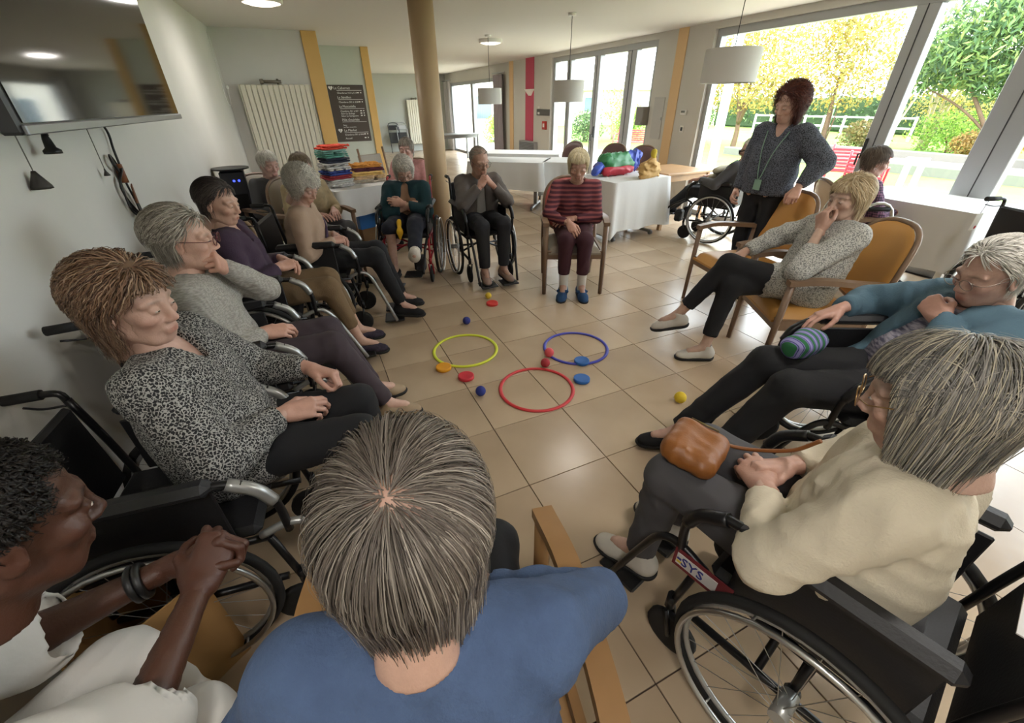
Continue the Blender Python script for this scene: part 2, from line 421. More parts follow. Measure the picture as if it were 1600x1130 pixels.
# ---- hair: strands grown over the scalp as thin three-sided locks, one mesh per head
def hair_mesh(name, style, n, length, cols, M, seed=1, width=0.0016, bald=None, part=None, vol=0.012, curl=0.0, sweep=0.0, hairline=0.55, seg=9, back=0.0, face_z=0.052, mess=1.0, streak=0.0):
    """strands start on the cranium, are combed away from the parting and fall under gravity around the head.
    M: 4x4 head matrix (head frame -> mesh frame)"""
    rs = np.random.RandomState(seed); E = np.array([0.1, 0.081, 0.09]); Cn = np.array([-0.016, 0, 0.034])
    # start points on the skull
    g = rs.normal(size=(n * 4, 3)); g /= np.linalg.norm(g, axis=1)[:, None]
    x, y, z = g.T
    keep = (z > -0.35 - 0.1 * (x < 0)) & ~((x > hairline) & (z < 0.62)) & ~((x > 0.12) & (z < 0.0)) & ~((x > 0.3) & (z < 0.2))
    keep |= (x < -0.25) & (z > -0.62)
    if bald is not None:
        b, br = norm(bald[0]), bald[1]; keep &= (rs.rand(len(g)) < np.clip((np.arccos(np.clip(g @ b, -1, 1)) - br * 0.2) / (br * 0.9), 0.38, 1))
    g = g[keep][:n]; n = len(g); P = Cn + g * E * 1.0
    Mi = np.linalg.inv(np.array(M)[:3, :3]); grav = norm(Mi @ np.array([0, 0, -1.0]))
    pz = norm(part if part is not None else (-0.55, 0.0, 0.84))
    lay = rs.rand(n) ** 0.8; off = 0.03 + (vol / 0.09) * lay
    L = length * (0.72 + 0.4 * rs.rand(n)); st = (L / seg)[:, None]
    nz = lambda A: A / (np.linalg.norm(A, axis=1)[:, None] + 1e-9)
    D = nz(g - pz * (g @ pz)[:, None] + 0.12 * mess * rs.normal(size=g.shape))
    pts = [P.copy()]; ph = rs.rand(n) * 6.28; cf = 1.6 + rs.rand(n) * 1.2; jit = rs.normal(size=g.shape); stop = np.zeros(n, bool)
    for i in range(seg):
        t = (i + 1) / seg; q = (P - Cn) / E; dirn = nz(q); low = (dirn @ grav) > 0.28
        F_ = D + grav * 0.28 + 0.06 * mess * jit
        if back: F_ = F_ + np.array([-1.0, 0, 0]) * back * 0.5
        if sweep: F_ = F_ + np.array([0, 1.0, 0]) * (sweep * 0.5 * np.sign(g[:, 1] + 0.3))[:, None]
        nrm = nz(q / E); F_ = F_ - nrm * (F_ * nrm).sum(1)[:, None]; F_ = nz(F_)
        fall = nz(grav * 1.0 + 0.25 * D * (1 - t) - 0.16 * dirn + 0.05 * mess * jit)
        D = np.where(low[:, None], nz(0.4 * D + 0.6 * fall), F_); Pn = P + D * st
        qn = (Pn - Cn) / E; r = np.linalg.norm(qn, axis=1)[:, None]; tgt = (1 + off * min(1, 0.35 + 2.2 * t))[:, None]
        Pn = np.where(low[:, None], Pn, Cn + qn / r * tgt * E)
        face = (Pn[:, 0] > 0.062) & (Pn[:, 2] < face_z) & (np.abs(Pn[:, 1]) < 0.08); stop |= face
        P = np.where(stop[:, None], P, Pn); R_ = P
        if curl: R_ = P + curl * np.stack([np.cos(ph + cf * i), np.sin(ph + cf * i), np.sin(ph * 2 + cf * i * 0.8)], 1) * min(1, 2 * t)
        pts.append(R_)
    S = np.stack(pts, 1)                                             # n, seg+1, 3
    T = np.gradient(S, axis=1); T /= np.linalg.norm(T, axis=2)[:, :, None] + 1e-9
    up = S - Cn; A = np.cross(T, up); A /= np.linalg.norm(A, axis=2)[:, :, None] + 1e-9; Bv = np.cross(A, T)
    wv = width * (0.7 + 0.7 * rs.rand(n))[:, None, None] * np.concatenate([np.linspace(0.8, 1, 3), np.linspace(1, 0.25, seg - 2)])[None, :, None]
    ring = [S + A * wv, S + Bv * wv * 0.6, S - A * wv]
    V = np.stack(ring, 2).reshape(-1, 3); m = seg + 1
    base = (np.arange(n) * m * 3)[:, None, None]; ii = (np.arange(seg) * 3)[None, :, None]
    qs = []
    for k in range(2):
        qs.append(np.stack([base[..., 0] + ii[..., 0] + k, base[..., 0] + ii[..., 0] + k + 1, base[..., 0] + ii[..., 0] + 3 + k + 1, base[..., 0] + ii[..., 0] + 3 + k], -1).reshape(-1, 4))
    Q = np.concatenate(qs)
    cs = np.array([hexc(c)[:3] for c in cols]); pick = rs.randint(0, len(cs), n); w = rs.rand(n)[:, None]
    c = cs[pick] * (0.75 + 0.45 * w)
    if streak: c = c * (1 + streak * np.clip(-g[:, 1:2] * 1.6 + 0.2 * g[:, 0:1], 0, 1) * (rs.rand(n, 1) < 0.75))
    C = np.repeat(c, m * 3, 0)
    # cap under the strands
    cv, cq = sphere_geo((0, 0, 0), 1.0, 28, 18); cg = cv.copy()
    cut = (cg[:, 2] > -0.3) & ~((cg[:, 0] > hairline) & (cg[:, 2] < 0.6)) & ~((cg[:, 0] > 0.1) & (cg[:, 2] < 0.0)) | ((cg[:, 0] < -0.3) & (cg[:, 2] > -0.6))
    if bald is not None: cut &= np.arccos(np.clip(cg @ norm(bald[0]), -1, 1)) > bald[1] * 1.05
    fk = cut[cq].all(1); cap = Cn + cg * (E * 1.015 + 0.3 * vol)
    V2 = np.concatenate([V, cap]); Q2 = np.concatenate([Q, cq[fk] + len(V)])
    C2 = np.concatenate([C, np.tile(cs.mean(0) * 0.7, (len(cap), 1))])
    return np_mesh(name, xf(M, V2), Q2, True, C2)
# ------------------------------------------------------------------ people
def seated(seat=0.47, lean=0.0, width=1.0, tall=1.0, foot=0.08, reach=0.46, kneez=0.54, spread=0.1, side=0.0, sink=0.0):
    """joints of a seated figure; x forward, y left, z up, origin on the floor under the hips"""
    J = {}; hz = seat + 0.09
    J['hip'] = np.array([0, 0, hz]); up = np.array([math.sin(lean), math.sin(side), math.cos(lean)])
    J['belly'] = J['hip'] + up * 0.16 * tall; J['chest'] = J['hip'] + up * 0.33 * tall; J['neck'] = J['hip'] + up * 0.46 * tall + np.array([-0.01 - sink * 0.1, 0, 0])
    J['head'] = J['neck'] + np.array([0.035 + 0.35 * math.sin(lean), 0.6 * math.sin(side), 0.148 - sink * 0.03]); J['hf'] = (1, 0, -0.1); J['hu'] = (0, 0, 1)
    for s, g in (('L', 1), ('R', -1)):
        J['sh' + s] = J['hip'] + up * 0.415 * tall + np.array([0, g * 0.165 * width, 0]); J['hp' + s] = J['hip'] + np.array([0, g * 0.085 * width, -0.01])
        J['kn' + s] = np.array([reach, g * spread, kneez]); J['an' + s] = np.array([reach + 0.04, g * spread, foot + 0.02]); J['to' + s] = np.array([1, g * 0.12, -0.08])
        J['el' + s] = J['sh' + s] + np.array([0.02, g * 0.07, -0.255]); J['wr' + s] = J['el' + s] + np.array([0.22, -g * 0.1, -0.02])
        J['hd' + s] = (norm((1, -g * 0.5, -0.15)), (0, 0, 1), 'rest')
    return J
def person(label, loc, rz, J, look, name='person', group=None):
    """look: skin, top (material), trouser (material), shoe, hair kwargs ... ; returns the person root"""
    G = {k: (np.asarray(v, float) if not isinstance(v, tuple) or k[:2] != 'hd' else v) for k, v in J.items()}
    w = look.get('w', 1.0); h = look.get('h', 0.013); fat = look.get('fat', 1.0)
    root = empty(name, loc, rz, label, 'person', group)
    skin = look.get('skin', '#bd978a'); tone = look.get('brow', '#6b5c52')
    # ---- body
    allp = np.array([v for k, v in G.items() if k[:2] in ('hi', 'be', 'ch', 'ne', 'sh', 'el', 'wr', 'hp', 'kn', 'an') or k == 'head'])
    lo, hi = allp.min(0) - 0.22, allp.max(0) + 0.22
    f = Field(lo, hi, 0.017); k = 0.03
    for g in (-1, 1):
        o = np.array([0, g * 0.07 * w, 0]); f.cap(G['hip'] + o, G['belly'] + o, 0.105 * fat, 0.1 * fat, k); f.cap(G['belly'] + o, G['chest'] + o, 0.1 * fat, 0.098 * w, k)
    f.cap(G['shL'], G['shR'], 0.05, 0.05, k); f.cap(G['chest'], G['neck'], 0.08, 0.056, k); f.cap(G['neck'], G['head'] - np.array([0, 0, 0.06]), 0.054, 0.05, 0.02)
    ar = look.get('arm', 1.0)
    for s in 'LR':
        f.cap(G['sh' + s], G['el' + s], 0.043 * ar, 0.036 * ar, k); f.cap(G['el' + s], G['wr' + s], 0.037 * ar, 0.026, 0.02)
        f.cap(G['hp' + s], G['kn' + s], 0.073 * fat, 0.052, k); f.cap(G['kn' + s], G['an' + s], 0.05, 0.034, 0.02); f.cap(G['an' + s], G['an' + s] + norm(G['to' + s]) * 0.1 + np.array([0, 0, -0.03]), 0.033, 0.026, 0.02)
    V, Q = f.mesh(); V = relax(V, Q, 1); Vs, Qs, Cs = [V], [Q], [np.tile(np.array(hexc(skin)[:3]), (len(V), 1))]; n = len(V)
    # ---- head
    R = frame(G['hf'], G['hu']); hs = look.get('hs', 1.0); HV, HQ = head_geo(look.get('head', 'woman'))
    HM = np.eye(4); HM[:3, :3] = R * hs; HM[:3, 3] = G['head']
    Vs.append(xf(HM, HV)); Qs.append(HQ + n); Cs.append(head_cols(HV, skin, tone)); n += len(HV)
    if look.get('eyes', True):
        for sg in (-1, 1):
            for c, r, col in (((0.0866, sg * 0.031, 0.0), 0.0088, '#b3a79c'), ((0.092, sg * 0.031, 0.0), 0.0045, '#2e2620')):
                ev, eq = sphere_geo(c, r, 8, 6, (1, 1.2, 0.42)); Vs.append(xf(HM, ev)); Qs.append(eq + n); Cs.append(np.tile(hexc(col)[:3], (len(ev), 1))); n += len(ev)
    # ---- hands
    for s, g in (('L', -1), ('R', 1)):
        F_, U_, kind = G['hd' + s]; hv, hq, tips = hand_geo(kind); hv = hv * look.get('hand', 1.0)
        m = np.array([1, g, 1.0]); fx = norm(F_); uz = np.asarray(U_, float); uz = norm(uz - fx * (uz @ fx)); yx = np.cross(uz, fx)
        Rm = np.stack([fx, yx, uz], 1); P = (hv * m) @ Rm.T + G['wr' + s]
        hc = np.tile(np.array(hexc(skin)[:3]) * np.array([1.0, 0.9, 0.88]), (len(P), 1))
        Vs.append(P); Qs.append((hq if g > 0 else hq[:, ::-1]) + n); Cs.append(hc); n += len(P)
        for (tp, td) in tips:                                     # finger nails
            nv, nq = sphere_geo((0, 0, 0), 1, 6, 4); nv = nv * np.array([0.006, 0.0045, 0.0014]); fr = frame(td, (0, 0, 1)); nv = nv @ fr.T + np.asarray(tp) - np.asarray(td) * 0.001 + fr[:, 2] * 0.0068
            nv = (nv * look.get('hand', 1.0) * m) @ Rm.T + G['wr' + s]; Vs.append(nv); Qs.append((nq if g > 0 else nq[:, ::-1]) + n); Cs.append(np.tile(np.array(hexc(skin)[:3]) * np.array([1.1, 0.98, 0.95]), (len(nv), 1))); n += len(nv)
    body = link('body', np_mesh('body', np.concatenate(Vs), np.concatenate(Qs), True, np.concatenate(Cs)), skin_mat(), root)
    # ---- top
    for tp in [q for q in (look.get('top'), look.get('over')) if q]:
        pts = np.array([G[q] for q in ('hip', 'belly', 'chest', 'neck', 'shL', 'shR', 'elL', 'elR', 'wrL', 'wrR', 'hpL', 'hpR')] + [G['hip'] + [0.25, 0, 0]])
        f = Field(pts.min(0) - 0.2, pts.max(0) + 0.2, h); k = 0.045; ls = tp.get('loose', 0.014)
        for g in (-1, 1):
            o = np.array([0, g * 0.072 * w, 0]); f.cap(G['hip'] + o, G['belly'] + o, (0.112 + ls) * fat, (0.105 + ls) * fat, k); f.cap(G['belly'] + o, G['chest'] + o, (0.105 + ls) * fat, 0.104 * w + ls, k)
            if tp.get('bust', True): f.ell(G['chest'] + np.array([0.075, g * 0.07, -0.045]), (0.062, 0.07, 0.065), 0.04)
        f.cap(G['shL'], G['shR'], 0.058 + 0.4 * ls, None, k); f.cap(G['chest'], G['neck'] + np.array([0, 0, -0.01]), 0.09, 0.07, k)
        if tp.get('belly', 0): f.ell(G['belly'] + np.array([0.08, 0, -0.03]), (tp['belly'], tp['belly'] * 1.3, tp['belly']), 0.05)
        if tp.get('lap', 0):
            for s in 'LR': f.cap(G['hp' + s], G['hp' + s] * (1 - tp['lap']) + G['kn' + s] * tp['lap'], 0.1 * fat + ls, 0.085 + ls, 0.04)
        cu0 = tp.get('cuff', 0.93); sl = tp.get('sleeve', 0.0)
        for s in 'LR':
            cu = tp.get('cuff' + s, cu0); a, b, c = G['sh' + s], G['el' + s], G['wr' + s]; c2 = b + (c - b) * cu
            f.cap(a, b, (0.052 + ls + sl * 0.5) * ar, (0.041 + ls + sl) * ar, 0.025); f.cap(b, c2, (0.042 + ls + sl) * ar, 0.031 + ls * tp.get('cuffw', 0.6), 0.012)
        if tp.get('ruff', 0): 
            for s in 'LR': c2 = G['el' + s] + (G['wr' + s] - G['el' + s]) * (cu - 0.04); f.ell(c2, (0.045,) * 3, 0.01)
        f.wrinkle(tp.get('wr', 0.007), tp.get('wf', 30), look.get('seed', 1), (1, 1, 1.3), True)
        up = norm(G['head'] - G['neck'])
        nr = tp.get('neck', 0.064); f.cap(G['neck'] - up * 0.0, G['head'] + up * 0.05, nr, nr * 1.25, 0.012, 'c')
        if tp.get('vneck', 0): f.cap(G['neck'] + np.array([0.05, 0, 0.02]), G['neck'] + np.array([0.11, 0, -tp['vneck']]), 0.05, 0.012, 0.01, 'c')
        for s in 'LR':
            cu = tp.get('cuff' + s, cu0); b, c = G['el' + s], G['wr' + s]; d = norm(c - b); f.slice_off(b + (c - b) * (cu - 0.02), d, np.linalg.norm(c - b) * (1 - cu) + 0.13, 0.066) if tp.get('cutcuff', True) and np.linalg.norm(c - G['chest']) > 0.24 else None
        if tp.get('open'):
            up2 = norm(G['neck'] - G['hip']); fw = norm(np.cross([0, 1, 0], up2)); wd = tp['open']
            for q in np.linspace(0.0, 0.55, 26): c0 = G['neck'] - up2 * (q + 0.02); f.cap(c0 + fw * (0.05 + 0.04 * min(1, q * 4)), c0 + fw * 0.45, 0.03 + wd * min(1, q * 3), None, 0.006, 'c')
        if tp.get('hem') is not None: f.half((0, 0, tp['hem']), (0, 0, -1))
        V, Q = f.mesh(); V = relax(V, Q, 1, 0.4)
        o = link(tp.get('name', 'sweater'), np_mesh('top', V, Q), tp['mat'], root)
        if tp.get('label'): o['label'] = tp['label']
    # ---- trousers
    tr = look.get('trousers')
    if tr:
        pts = np.array([G[q] for q in ('hip', 'hpL', 'hpR', 'knL', 'knR', 'anL', 'anR')]); f = Field(pts.min(0) - 0.18, pts.max(0) + 0.17, h); ls = tr.get('loose', 0.01)
        f.cap(G['hip'] + [-0.03, -0.07 * w, 0], G['hip'] + [-0.03, 0.07 * w, 0], 0.118 * fat, None, 0.03); f.cap(G['hip'], G['belly'], 0.11 * fat, 0.1 * fat, 0.03)
        cu = tr.get('cuff', 0.94); kk = tr.get('blend', 0.025)
        for s in 'LR':
            c0 = tr.get('cuff' + s, cu); a, b, c = G['hp' + s], G['kn' + s], G['an' + s]; c2 = b + (c - b) * c0
            f.cap(a, b, 0.086 * fat + ls, 0.06 + ls, kk); f.cap(b, c2, 0.059 + ls, 0.042 + ls * tr.get('flare', 1.0), kk)
        f.wrinkle(tr.get('wr', 0.006), 30, look.get('seed', 1) + 5, (1, 1, 1), True)
        for s in 'LR':
            c0 = tr.get('cuff' + s, cu); b, c = G['kn' + s], G['an' + s]; d = norm(c - b)
            f.slice_off(b + (c - b) * (c0 - 0.01), d, 0.3, 0.09)
        V, Q = f.mesh(); V = relax(V, Q, 1, 0.4)
        o = link(tr.get('name', 'trousers'), np_mesh('trousers', V, Q), tr['mat'], root)
        if tr.get('label'): o['label'] = tr['label']
    # ---- shoes
    sh = look.get('shoes')
    for s in 'LR':
        d = G['to' + s]; a = G['an' + s]; up = np.array([0, 0, 1.0]) - norm(d) * norm(d)[2]; fr = frame(d, up); Mx = np.eye(4); Mx[:3, :3] = fr; Mx[:3, 3] = a
        so = look.get('socks')
        if so:
            f = Field((-0.07, -0.06, -0.09), (0.09, 0.06, 0.16), 0.008); sd = norm(np.linalg.inv(fr) @ (G['kn' + s] - a)); f.cap((-0.005, 0, -0.02), sd * 0.12, 0.04, 0.044, 0.01); f.cap((0, 0, -0.04), (0.06, 0, -0.05), 0.035, 0.03, 0.02)
            V, Q = f.mesh(); link('sock', np_mesh('sock', xf(Mx, V), Q), so, root)
        if sh and s in sh.get('feet', 'LR'):
            V, Q = shoe_geo(sh.get('kind', 'shoe')); V = V * np.array([1, 1 if s == 'L' else -1, 1]) * sh.get('size', 1.0); Qq = Q if s == 'L' else Q[:, ::-1]
            o = link(sh.get('name', 'shoe'), np_mesh('shoe', xf(Mx, V), Qq), sh['mat'], root)
            V2, Q2 = shoe_geo(sh.get('kind', 'shoe') + '_sole'); V2 = V2 * np.array([1, 1 if s == 'L' else -1, 1]) * sh.get('size', 1.0)
            link('sole', np_mesh('sole', xf(Mx, V2), Q2 if s == 'L' else Q2[:, ::-1]), sh.get('sole', mat('black rubber', '#141414', 0.7)), o)
    # ---- hair
    hk = look.get('hair')
    if hk:
        hk = dict(hk); nm = hk.pop('name', 'hair'); hr = hk.pop('rough', 0.5)
        me = hair_mesh(nm, M=HM, seed=look.get('seed', 1), **hk); link(nm, me, mat('hair', rough=hr, attr=True, spec=0.25), root)
    # ---- glasses
    if look.get('glasses'):
        glasses(root, HM, look['glasses'])
    return root
SHOES = {}
def shoe_geo(kind):
    if kind in SHOES: return SHOES[kind]
    f = Field((-0.09, -0.065, -0.105), (0.2, 0.065, 0.05), 0.006)
    if kind.endswith('_sole'):
        f.cap((-0.035, 0, -0.07), (0.12, 0.006, -0.07), 0.044, 0.049, 0.01); f.ell((0.15, 0.004, -0.07), (0.045, 0.042, 0.04), 0.02)
        f.half((0, 0, -0.072), (0, 0, 1)); f.half((0, 0, -0.094), (0, 0, -1))
    else:
        f.cap((-0.035, 0, -0.045), (0.09, 0.004, -0.06), 0.041, 0.042, 0.03); f.ell((0.13, 0.004, -0.066), (0.055, 0.043, 0.032), 0.03)
        if kind != 'slip': f.cap((-0.02, 0, -0.04), (-0.012, 0, 0.012), 0.04, 0.038, 0.03)
        if kind == 'slipper': f.ell((0.11, 0, -0.05), (0.06, 0.046, 0.04), 0.02); f.cap((0.04, 0.045, -0.03), (0.06, -0.045, -0.02), 0.014, None, 0.01)
        f.half((0, 0, -0.074), (0, 0, -1))
        if kind == 'slip': f.cap((-0.02, 0, -0.01), (0.03, 0, -0.01), 0.038, 0.03, 0.01, 'c')
        else: f.cap((-0.015, 0, 0.0), (-0.01, 0, 0.1), 0.03, 0.034, 0.005, 'c')
    V, Q = f.mesh(); SHOES[kind] = (V, Q); return SHOES[kind]
def glasses(root, HM, g):
    c = g.get('color', '#4a2b25'); o = MB(); r = g.get('r', 0.022)
    for sg in (-1, 1):
        ring = [(0.113 - 0.1 * abs(math.cos(a) * r) ** 1.0 * 0.6, sg * 0.033 + r * 1.12 * math.cos(a), 0.0 + r * math.sin(a) * 0.86) for a in np.linspace(0, 2 * math.pi, 18)[:-1]]
        o.tube(xf(HM, ring), g.get('t', 0.0016), 6, closed=True)
        o.tube(xf(HM, [(0.107, sg * 0.057, 0.006), (0.09, sg * 0.079, 0.006), (0.0, sg * 0.086, 0.012), (-0.02, sg * 0.086, -0.002)]), g.get('t', 0.0016), 6)
    o.tube(xf(HM, [(0.113, 0.011, 0.004), (0.116, 0, 0.007), (0.113, -0.011, 0.004)]), g.get('t', 0.0016), 6)
    fr = o.build('glasses', mat('glasses frame ' + c, c, 0.3, metal=g.get('metal', 0.0)), root)
    l = MB()
    for sg in (-1, 1):
        pr = [(0.1115, sg * 0.033 + r * 1.08 * math.cos(a), r * math.sin(a) * 0.82) for a in np.linspace(0, 2 * math.pi, 18)[:-1]]
        l.add(xf(HM, pr), [tuple(range(17))])
    l.build('lens', glass_mat(), fr)
def glass_mat():
    if 'thin glass' in MATS: return MATS['thin glass']
    m = bpy.data.materials.new('thin glass'); m.use_nodes = True; N = m.node_tree.nodes; L = m.node_tree.links; N.clear()
    o = N.new('ShaderNodeOutputMaterial'); t = N.new('ShaderNodeBsdfTransparent'); g = N.new('ShaderNodeBsdfGlossy'); g.inputs['Roughness'].default_value = 0.02
    t.inputs['Color'].default_value = (0.97, 0.985, 0.98, 1)
    x = N.new('ShaderNodeMixShader'); lwt = N.new('ShaderNodeLayerWeight'); lwt.inputs['Blend'].default_value = 0.5
    pw = N.new('ShaderNodeMath'); pw.operation = 'POWER'; pw.inputs[1].default_value = 5.0; ma = N.new('ShaderNodeMath'); ma.operation = 'MULTIPLY_ADD'; ma.inputs[1].default_value = 0.9; ma.inputs[2].default_value = 0.025
    L.new(lwt.outputs['Facing'], pw.inputs[0]); L.new(pw.outputs[0], ma.inputs[0]); L.new(ma.outputs[0], x.inputs[0])
    L.new(t.outputs[0], x.inputs[1]); L.new(g.outputs[0], x.inputs[2]); L.new(x.outputs[0], o.inputs[0])
    MATS['thin glass'] = m; return m
# ------------------------------------------------------------------ the room
XR, CEIL = 5.41, 2.5                     # window wall, ceiling height
YB, YR, YS = 15.2, 5.2, 7.0              # back wall, radiator wall, wall with the directory board
def lw(y): return -1.3 + (y + 4.5) * 0.35 / 9.7     # left wall line
M_wall = mat('painted wall', '#d2d0ca', 0.75, var=0.05, vscale=1.2, bump=0.06, bscale=90)
M_wall_r = mat('window wall paint', '#c9c6be', 0.75, var=0.03, vscale=1.5)
M_ochre = mat('ochre trim paint', '#d9b06a', 0.6)
M_alu = mat('grey aluminium', '#a9abad', 0.4, metal=0.3)
M_white = mat('white paint', '#e6e5e0', 0.5)
M_black = mat('black plastic', '#151516', 0.45)
M_grout = mat('dark grout', '#4b3d33', 0.9)
def tile_setup(m, N, L, b, src):
    o = N.new('ShaderNodeObjectInfo'); g = N.new('ShaderNodeTexCoord')
    n = N.new('ShaderNodeTexNoise'); n.inputs['Scale'].default_value = 1.6; n.inputs['Detail'].default_value = 5; L.new(g.outputs['Object'], n.inputs['Vector'])
    c = ramp(N, L, n.outputs['Fac'], [(0.3, '#a9937a'), (0.7, '#bda88e')])
    r = N.new('ShaderNodeMapRange'); r.inputs['To Min'].default_value = 0.93; r.inputs['To Max'].default_value = 1.05; L.new(o.outputs['Random'], r.inputs['Value'])
    v = N.new('ShaderNodeVectorMath'); v.operation = 'SCALE'; L.new(c, v.inputs[0]); L.new(r.outputs[0], v.inputs['Scale']); L.new(v.outputs[0], b.inputs['Base Color'])
    n2 = N.new('ShaderNodeTexNoise'); n2.inputs['Scale'].default_value = 9; L.new(g.outputs['Object'], n2.inputs['Vector'])
    bp = N.new('ShaderNodeBump'); bp.inputs['Strength'].default_value = 0.05; bp.inputs['Distance'].default_value = 0.02; L.new(n2.outputs['Fac'], bp.inputs['Height']); L.new(bp.outputs[0], b.inputs['Normal'])
M_tile = mat('beige stoneware tile', rough=0.25, spec=0.5, setup=tile_setup)

def structure(o): o['kind'] = 'structure'; return o
# floor slab and its tiles
floor = structure(MB().box((-1.45, -4.6, -0.12), (XR + 0.25, YB + 0.1, -0.006)).build('floor', M_grout))
T = 0.45
tb = MB().box((-T / 2 + 0.0022, -T / 2 + 0.0022, -0.012), (T / 2 - 0.0022, T / 2 - 0.0022, 0.0), bevel=0.0012); tile_me = tb.mesh('tile'); tile_me.materials.append(M_tile)
cells = []
for i in range(-3, 13):
    for j in range(-11, 34):
        cx, cyy = (i + 0.5) * T, (j + 0.5) * T
        if cx > XR + 0.1: continue
        dx, dy = cx + 0.1995, cyy + 3.0451; fw = dx * 0.4124 + dy * 0.911; rt = dx * 0.911 - dy * 0.4124
        vis = fw > 0.25 and abs(rt) < 1.15 * fw + 0.6 and cx > -1.3
        cells.append((not vis, fw, cx, cyy))
cells.sort(); rest = MB(); rg = np.random.RandomState(5)
for n, (nv, fw, cx, cyy) in enumerate(cells):
    if n < 300:
        o = link('tile', tile_me, None, floor); o.location = (cx, cyy, 0); o.rotation_euler = (rg.normal() * 0.0016, rg.normal() * 0.0016, 0)
    else: rest.box((cx - T / 2 + 0.0022, cyy - T / 2 + 0.0022, -0.012), (cx + T / 2 - 0.0022, cyy + T / 2 - 0.0022, 0.0))
o = rest.build('tile_field', M_tile, floor); o['kind'] = 'stuff'
structure(MB().box((-1.6, -4.8, CEIL), (XR + 0.25, YB + 0.2, CEIL + 0.12)).build('ceiling', mat('ceiling paint', '#dedcd6', 0.85)))
# walls
structure(MB().prism([(lw(-4.6), -4.6), (lw(YR), YR), (lw(YR) - 0.25, YR), (lw(-4.6) - 0.25, -4.6)][::-1], 0, CEIL).build('wall_left', M_wall))
structure(MB().box((lw(YR) - 0.25, YR, 0), (0.4, YR + 0.2, CEIL)).build('wall_radiator', M_wall))
structure(MB().box((0.38, YS, 0), (1.4, YS + 0.2, CEIL)).build('wall_directory', mat('pale green wall', '#c3c7ba', 0.75, var=0.03, vscale=2)))
structure(MB().box((0.18, YR + 0.2, 0), (0.38, YS + 0.2, CEIL)).build('wall_return', M_wall))
structure(MB().box((1.2, YS + 0.2, 0), (1.4, YB, CEIL)).build('wall_corridor', M_wall))
structure(MB().box((1.2, YB, 0), (XR + 0.25, YB + 0.2, CEIL)).build('wall_back', mat('cool grey wall', '#b9bcb6', 0.8)))
structure(MB().box((-1.6, -4.8, 0), (XR + 0.25, -4.6, CEIL)).build('wall_behind', M_wall))
structure(MB().box((0.21, YR - 0.03, 0), (0.42, YR + 0.2, CEIL), bevel=0.004).build('trim_1', M_ochre))
structure(MB().box((1.28, YS - 0.03, 0), (1.42, YS + 0.2, CEIL), bevel=0.004).build('trim_2', M_ochre))
# window wall: solid piers between the openings
wr = MB(); WT = 0.22
openings = [(-4.3, 2.4, 2.42), (3.53, 7.0, 2.42), (10.2, 14.7, 2.2)]; y0 = -4.8
for a, b_, zt in openings:
    if a > y0: wr.box((XR, y0, 0), (XR + WT, a, CEIL))
    wr.box((XR, a, zt), (XR + WT, b_, CEIL)); y0 = b_
wr.box((XR, y0, 0), (XR + WT, YB, CEIL)); structure(wr.build('wall_right', M_wall_r))
structure(MB().box((XR - 0.012, 2.9, 0), (XR + 0.001, 3.1, CEIL)).build('trim_3', mat('pale ochre paint', '#dcb98a', 0.7)))
structure(MB().box((XR - 0.012, 9.05, 0), (XR + 0.001, 9.3, CEIL)).build('trim_4', MATS['pale ochre paint']))
structure(MB().box((XR - 0.012, 7.85, 0.72), (XR + 0.001, 8.3, CEIL)).build('trim_5', mat('raspberry paint', '#c24a63', 0.7)))
structure(MB().box((XR - 0.016, 2.42, 0), (XR, 3.5, 0.09), bevel=0.003).build('baseboard_right', mat('tile skirting', '#b9aa97', 0.5)))
structure(MB().box((0, -9.6, 0), (0.015, 0.0, 0.09)).build('baseboard_left', MATS['tile skirting']))
bb = bpy.data.objects['baseboard_left']; bb.location = (lw(YR), YR, 0); bb.rotation_euler = (0, 0, -math.atan2(0.35, 9.7))
def window(n, ya, yb, zt, muls, w=0.09):
    fr = MB(); x0, x1 = XR + 0.05, XR + 0.15
    fr.box((x0, ya, 0), (x1, yb, 0.07)); fr.box((x0, ya, zt - 0.09), (x1, yb, zt)); fr.box((x0, ya, 0.07), (x1, ya + w, zt - 0.09)); fr.box((x0, yb - w, 0.07), (x1, yb, zt - 0.09))
    win = structure(fr.build('window_%d' % n, M_alu)); ms = sorted(muls); edges = [ya + w] + [v for m, mw in ms for v in (m - mw / 2, m + mw / 2)] + [yb - w]
    for m, mw in ms: 
        mm = MB().box((x0 - 0.02, m - mw / 2, 0.07), (x1 - 0.01, m + mw / 2, zt - 0.09), bevel=0.006).build('mullion', M_alu, win)
        MB().box((x0 - 0.026, m - 0.004, 0.07), (x0 - 0.0195, m + 0.004, zt - 0.09)).build('groove', mat('dark gasket', '#3a3c3e', 0.6), mm)
    for k in range(0, len(edges), 2):
        MB().box((x0 + 0.045, edges[k], 0.07), (x0 + 0.051, edges[k + 1], zt - 0.09)).build('pane', glass_mat(), win)
    return win
w1 = window(1, -4.3, 2.4, 2.42, [(-0.09, 0.2), (-1.06, 0.3), (-2.6, 0.12)], 0.08)
w2 = window(2, 3.53, 7.0, 2.42, [(4.21, 0.26), (5.25, 0.2), (6.29, 0.17)], 0.1)
w3 = window(3, 10.2, 14.7, 2.2, [(12.4, 0.2)], 0.12)
for yy, z in ((5.18, 0.95), (-0.02, 1.02)):
    hd = bpy.data.objects['window_2' if yy > 1 else 'window_1']
    MB().box((XR - 0.0, yy - 0.015, z), (XR + 0.03, yy + 0.015, z + 0.2), bevel=0.008).tube([(XR + 0.01, yy, z + 0.05), (XR - 0.05, yy, z + 0.05), (XR - 0.05, yy, z - 0.06)], 0.011).build('handle', M_black, hd)
